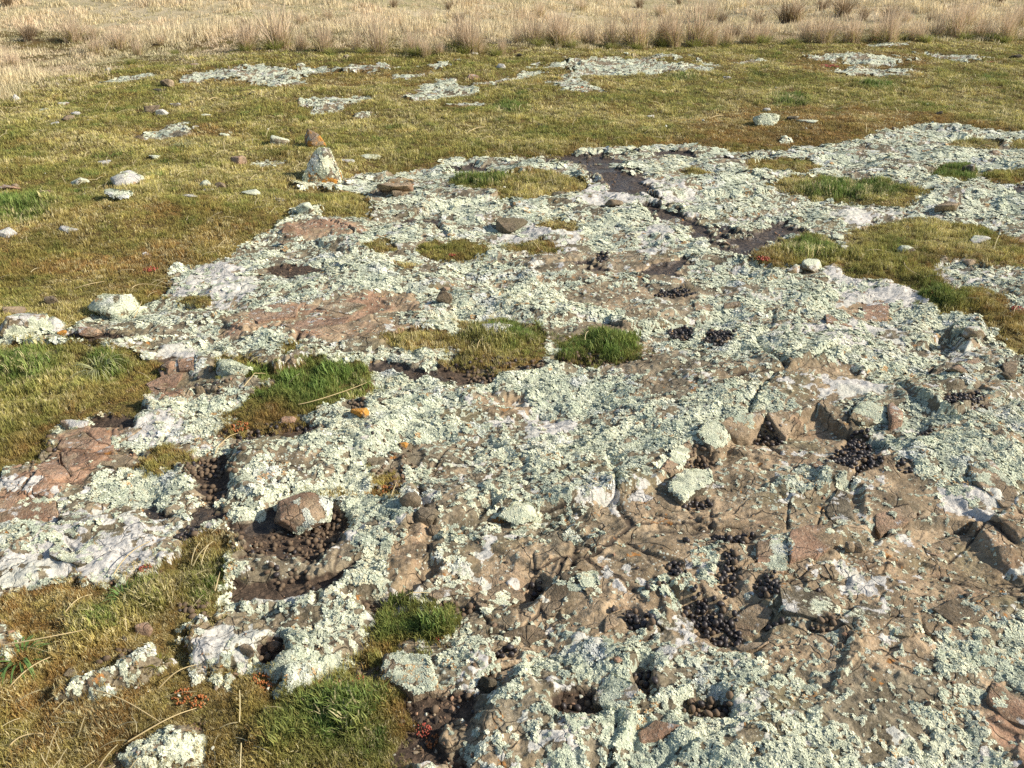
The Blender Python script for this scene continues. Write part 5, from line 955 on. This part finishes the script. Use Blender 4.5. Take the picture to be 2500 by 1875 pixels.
# ------------------------------------------------------------------ droppings
PV, PF = ico(2)
PELL = []
for i in range(5):
    r = np.random.default_rng(900+i); V = PV.copy(); V *= np.array([1.08, r.uniform(.72, .95), r.uniform(.68, .95)]); V *= (1+.16*pn(PV[:, 0]*1.6+i*9, PV[:, 1]*1.6+PV[:, 2], 33)+.07*pn(PV[:, 0]*4+i*9, PV[:, 1]*4+PV[:, 2]*3, 34))[:, None]
    PELL.append(V)
pell_me = {(i, b): mesh_np('dropping', PELL[i], PF, M['dungb' if b else 'dung']) for i in range(5) for b in (0, 1)}
stuffV = {0: [], 1: []}; made = 0
for ci, ((a, b, c, d), br, dn, lb) in enumerate(DUNG):
    pl = PX(ell(a, b, c, d)); R = .0076
    x0, y0 = pl.min(0); x1, y1 = pl.max(0); area = (x1-x0)*(y1-y0)
    tries = int(area/(R*R*2.4)*(3.0 if dn >= .7 else dn*1.3))+3; xs = rng.uniform(x0, x1, tries); ys = rng.uniform(y0, y1, tries)
    sd = poly_sd(xs, ys, pl)+.016*fbm(xs*14, ys*14, 130+ci, 2); ok = sd > 0; xs, ys = xs[ok], ys[ok]
    ptsl = []
    lim = 4*R*R*(.66 if dn >= .7 else .75)
    if dn < .9: tries_keep = rng.random(len(xs)) < dn*.5+.5*(fbm(xs*18, ys*18, 170+ci, 2) > 0); xs, ys = xs[tries_keep], ys[tries_keep]
    for px_, py_ in zip(xs, ys):
        near = [(px_-q[0])**2+(py_-q[1])**2 for q in ptsl]
        if near and min(near) < lim*.9: continue
        ptsl.append((px_, py_))
    if dn >= .9:                          # a second layer on top of the full heaps
        base = list(ptsl)
        for (px_, py_) in base:
            if rng.random() < .25: ptsl.append((px_+R*.8, py_+R*.7, 1))
    for q in ptsl:
        x_, y_ = q[0], q[1]; r_ = R*rng.uniform(.62, 1.22); z_ = float(zat(x_, y_)[0])+r_*.55+(r_*1.25 if len(q) == 3 else 0)
        bb = br if rng.random() < .85 else 1-br; k = int(rng.integers(0, 5))
        if lb and made < 300:
            o = link('dropping', pell_me[(k, bb)], label=lb if bb == br else lb.replace('dark', 'brown').replace('brown round', 'brown round') if br == 0 else lb.replace('brown dropping', 'dark dropping').replace('brown round', 'dark round'), category='dropping', group='droppings heaped in the rock hollows')
            o.location = (x_, y_, z_); o.scale = (r_*1.12,)*3; o.rotation_euler = tuple(rng.uniform(0, 6.28, 3)); made += 1
        else:
            e = rng.uniform(0, 6.28); cc_, ss_ = math.cos(e), math.sin(e); V = PELL[k]*r_*1.12
            stuffV[bb].append(np.stack([V[:, 0]*cc_-V[:, 1]*ss_+x_, V[:, 0]*ss_+V[:, 1]*cc_+y_, V[:, 2]+z_], -1))
for bb in (0, 1):
    if stuffV[bb]:
        n = len(stuffV[bb]); V = np.concatenate(stuffV[bb]); F = (PF[None]+(np.arange(n)*len(PV))[:, None, None]).reshape(-1, 3)
        link('scattered_droppings', mesh_np('scattered_droppings', V, F, M['dungb' if bb else 'dung']), kind='stuff', label=('brown' if bb else 'black')+' droppings strewn in hollows across the rock', category='droppings')
print('DROPPINGS', made, sum(len(v) for v in stuffV.values()))

# ------------------------------------------------------------------ small red plants, strappy tufts, dry stalks
def succulent(seed, mat):
    r = random.Random(seed); V = []; F = []; bv, bf = ico(1)
    for _ in range(46):
        a = r.random()*6.283; d = math.sqrt(r.random()); s = r.uniform(.07, .15); z = .10+.35*r.random()*(1-d*d)
        b = sum(len(q) for q in V); V.append(bv*np.array([s, s*.8, s*1.3])+np.array([d*math.cos(a), d*math.sin(a), z])); F.append(bf+b)
    return mesh_np('red_plant', np.concatenate(V), np.concatenate(F), mat)
SU = [succulent(400+i, M['red' if i < 2 else 'rust']) for i in range(4)]
RP = [(876, 1690, 54, 0, 'bright red plant at the top edge of the bottom turf'), (828, 1690, 40, 1, 'dull red plant left of the bright red one'), (1075, 1573, 42, 0, 'red plant at the right foot of the bright green tuft'), (982, 1785, 30, 2, 'small rusty plant among droppings at the bottom'), (1035, 1800, 40, 0, 'red plant beside a white crumb of lichen at the bottom'), (1062, 1828, 44, 2, 'rusty plant at the lower edge beside the lichen hump'), (863, 1840, 24, 0, 'tiny red plant in the bottom turf'), (450, 1722, 50, 3, 'rusty plant in the middle of the bottom turf'), (490, 1735, 44, 2, 'rusty red plant below the white hump'), (640, 1672, 48, 3, 'rusty plant between two white humps'), (655, 1695, 36, 2, 'small rusty plant below the white hump notch'), (363, 1422, 30, 0, 'red plant at the edge of the white crusted slab'),
      (1105, 642, 18, 0, 'red sprig at the front of the oval grass mat'), (1510, 876, 16, 1, 'red sprig on the bright green mat'), (1860, 652, 34, 1, 'red plant at the tip of the largest turf tongue'), (2484, 774, 40, 0, 'bright red plant at the photo edge on the turf tongue'), (2283, 734, 50, 3, 'rusty plant on the bend of the turf tongue'), (370, 672, 32, 0, 'red plant on the turf rim beside pale rock'), (2420, 160, 30, 1, 'reddish plant patch among the far lichen rocks'), (2020, 170, 60, 1, 'reddish plant patch in the broken far lichen patch'), (1410, 222, 30, 3, 'rusty plant patch in the tail of the widest far rock'), (590, 1060, 50, 3, 'rusty plant at the front of the lush mat'), (942, 1218, 46, 3, 'rusty plant at the base of the upright tuft'), (410, 728, 14, 0, 'tiny red sprig on the rock rim near the lichen boulder')]
for i, (u, v_, wp, k, lb) in enumerate(RP):
    w = PX([(u, v_)])[0]; x_, y_ = map(float, w); s = wp/FPX*depth_of(x_, y_)/2
    o = link('red_plant', SU[k], label=lb, category='plant', group='small red succulents'); o.location = (x_, y_, float(zat(x_, y_)[0])+.004); hs = min(s*1.0, .03); o.scale = (s, s, hs); o.rotation_euler = (0, 0, i*1.3)
def strap(seed, n, mat, L, wid):
    r = random.Random(seed); V = []; F = []
    for _ in range(n):
        la = r.random()*6.283; ln = L*r.uniform(.5, 1); h = L*r.uniform(.25, .75); ux, uy = math.cos(la), math.sin(la); w = wid*r.uniform(.7, 1.2); px, py = -uy*w, ux*w; b = len(V); K = 6
        for k in range(K+1):
            t = k/K; q = (1-t)**.6 if k < K else .02; cx, cy, cz = ux*(.01+ln*t), uy*(.01+ln*t), h*(1.9*t-1.75*t*t)
            V += [(cx-px*q, cy-py*q, cz), (cx+px*q, cy+py*q, cz)]
        for k in range(K): c = b+2*k; F.append((c, c+1, c+3, c+2))
    return mesh_np('strappy_tuft', V, F, mat)
for i, (u, v_, L, n, wd, mt, lb) in enumerate([(60, 1630, .10, 46, .0028, 'gleaf', 'strappy green tuft in front of the white crusted rock'), (245, 925, .13, 60, .002, 'pleaf', 'pale grassy tuft on the turf left of the reddish rubble'), (450, 372, .14, 60, .0025, 'pleaf', 'pale straw tuft on the lawn in front of the stepped outcrop'), (100, 905, .09, 40, .002, 'pleaf', 'small pale tuft on the left turf behind a longer one'), (310, 1480, .06, 30, .002, 'gleaf', 'short green tuft in the bottom turf above pale stalks'), (1435, 790+40, .05, 20, .002, 'gleaf', 'wispy green tuft behind the bright green mat'), (400, 1660, .03, 26, .002, 'moss', 'round moss button between two lichen rocks')]):
    w = PX([(u, v_)])[0]; o = link('strappy_tuft', strap(500+i, n, M[mt], L, wd), label=lb, category='grass tuft'); o.location = (float(w[0]), float(w[1]), float(zat(*w)[0])+.002)
SK = [([(25, 1718), (143, 1632)], 'straight thick stalk beside the strappy tuft'), ([(30, 1630), (150, 1610), (245, 1568)], 'curved stalk behind the strappy tuft'), ([(168, 1535), (235, 1480)], 'short stalk in the turf under the white slab'), ([(240, 1728), (310, 1752), (400, 1790)], 'stalk sloping down across the bottom turf'), ([(320, 1835), (420, 1790), (485, 1752)], 'stalk rising across the bottom turf over the cut rock'), ([(395, 1702), (488, 1658)], 'short stalk under the moss button'), ([(289, 1441), (330, 1405), (378, 1368)], 'stalk lying on the white crusted slab'), ([(529, 1128), (556, 1098), (586, 1071)], 'stalk over the brown droppings in front of the lush mat'), ([(733, 1022), (814, 1006), (900, 957)], 'long bent stalk along the edge of the lush mat'), ([(602, 981), (630, 955), (655, 941)], 'short stalk at the left end of the lush mat'),
      ([(325, 721), (354, 713), (415, 714)], 'stalk on the turf behind the lichen boulder'), ([(187, 725), (228, 721), (260, 707)], 'stalk left of the lichen boulder top'), ([(959, 1254), (968, 1230), (975, 1209)], 'stalk leaning below the upright round tuft'), ([(2202, 662), (2214, 690), (2255, 699)], 'hooked pale stalk on the turf tongue'), ([(960, 1498), (1001, 1481), (1050, 1469)], 'stalk over the hollow behind the bright green tuft'), ([(30, 1872), (80, 1840), (170, 1828)], 'thin stalk in the lower corner turf'), ([(530, 1470), (540, 1450), (542, 1420)], 'upright thin stalk at the edge of the middle turf'), ([(1165, 880), (1172, 865), (1186, 852)], 'pale stalk on the round mat'), ([(330, 790), (345, 770), (350, 745)], 'stalk bent over the rock rim near the boulder'), ([(1730, 302), (1765, 295)], 'short straw on the lawn before the lichen stone'), ([(510, 257), (535, 250)], 'short straw on the far left lawn'), ([(1142, 335), (1185, 324)], 'short straw on the lawn behind the long olive mat')]
for i, (pp, lb) in enumerate(SK):
    w = PX(pp); t = np.linspace(0, 1, 14); kx = np.linspace(0, 1, len(w)); xs = np.interp(t, kx, w[:, 0]); ys = np.interp(t, kx, w[:, 1]); 
    if len(w) == 3:      # smooth bend
        xs = (1-t)**2*w[0, 0]+2*t*(1-t)*(2*w[1, 0]-.5*w[0, 0]-.5*w[2, 0])+t*t*w[2, 0]; ys = (1-t)**2*w[0, 1]+2*t*(1-t)*(2*w[1, 1]-.5*w[0, 1]-.5*w[2, 1])+t*t*w[2, 1]
    g = zat(xs, ys); zz = np.maximum(g+.006, np.linspace(g[0], g[-1], 14)+.012)+.014*np.sin(t*3.14); r_ = .0016*np.linspace(1.15, .6, 14)*max(1, depth_of(0, ys.mean())/3.2)
    V = []; F = []
    tx = np.gradient(xs); ty = np.gradient(ys); ln = np.hypot(tx, ty)+1e-9
    for k in range(14):
        for j in range(5):
            a = j*6.283/5; V.append((xs[k]-ty[k]/ln[k]*math.cos(a)*r_[k], ys[k]+tx[k]/ln[k]*math.cos(a)*r_[k], zz[k]+math.sin(a)*r_[k]))
    for k in range(13):
        for j in range(5): F.append((k*5+j, k*5+(j+1) % 5, k*5+5+(j+1) % 5, k*5+5+j))
    link('dry_stalk', mesh_np('dry_stalk', V, F, M['stalk']), label='dry '+lb, category='stalk', group='dry grass stalks')
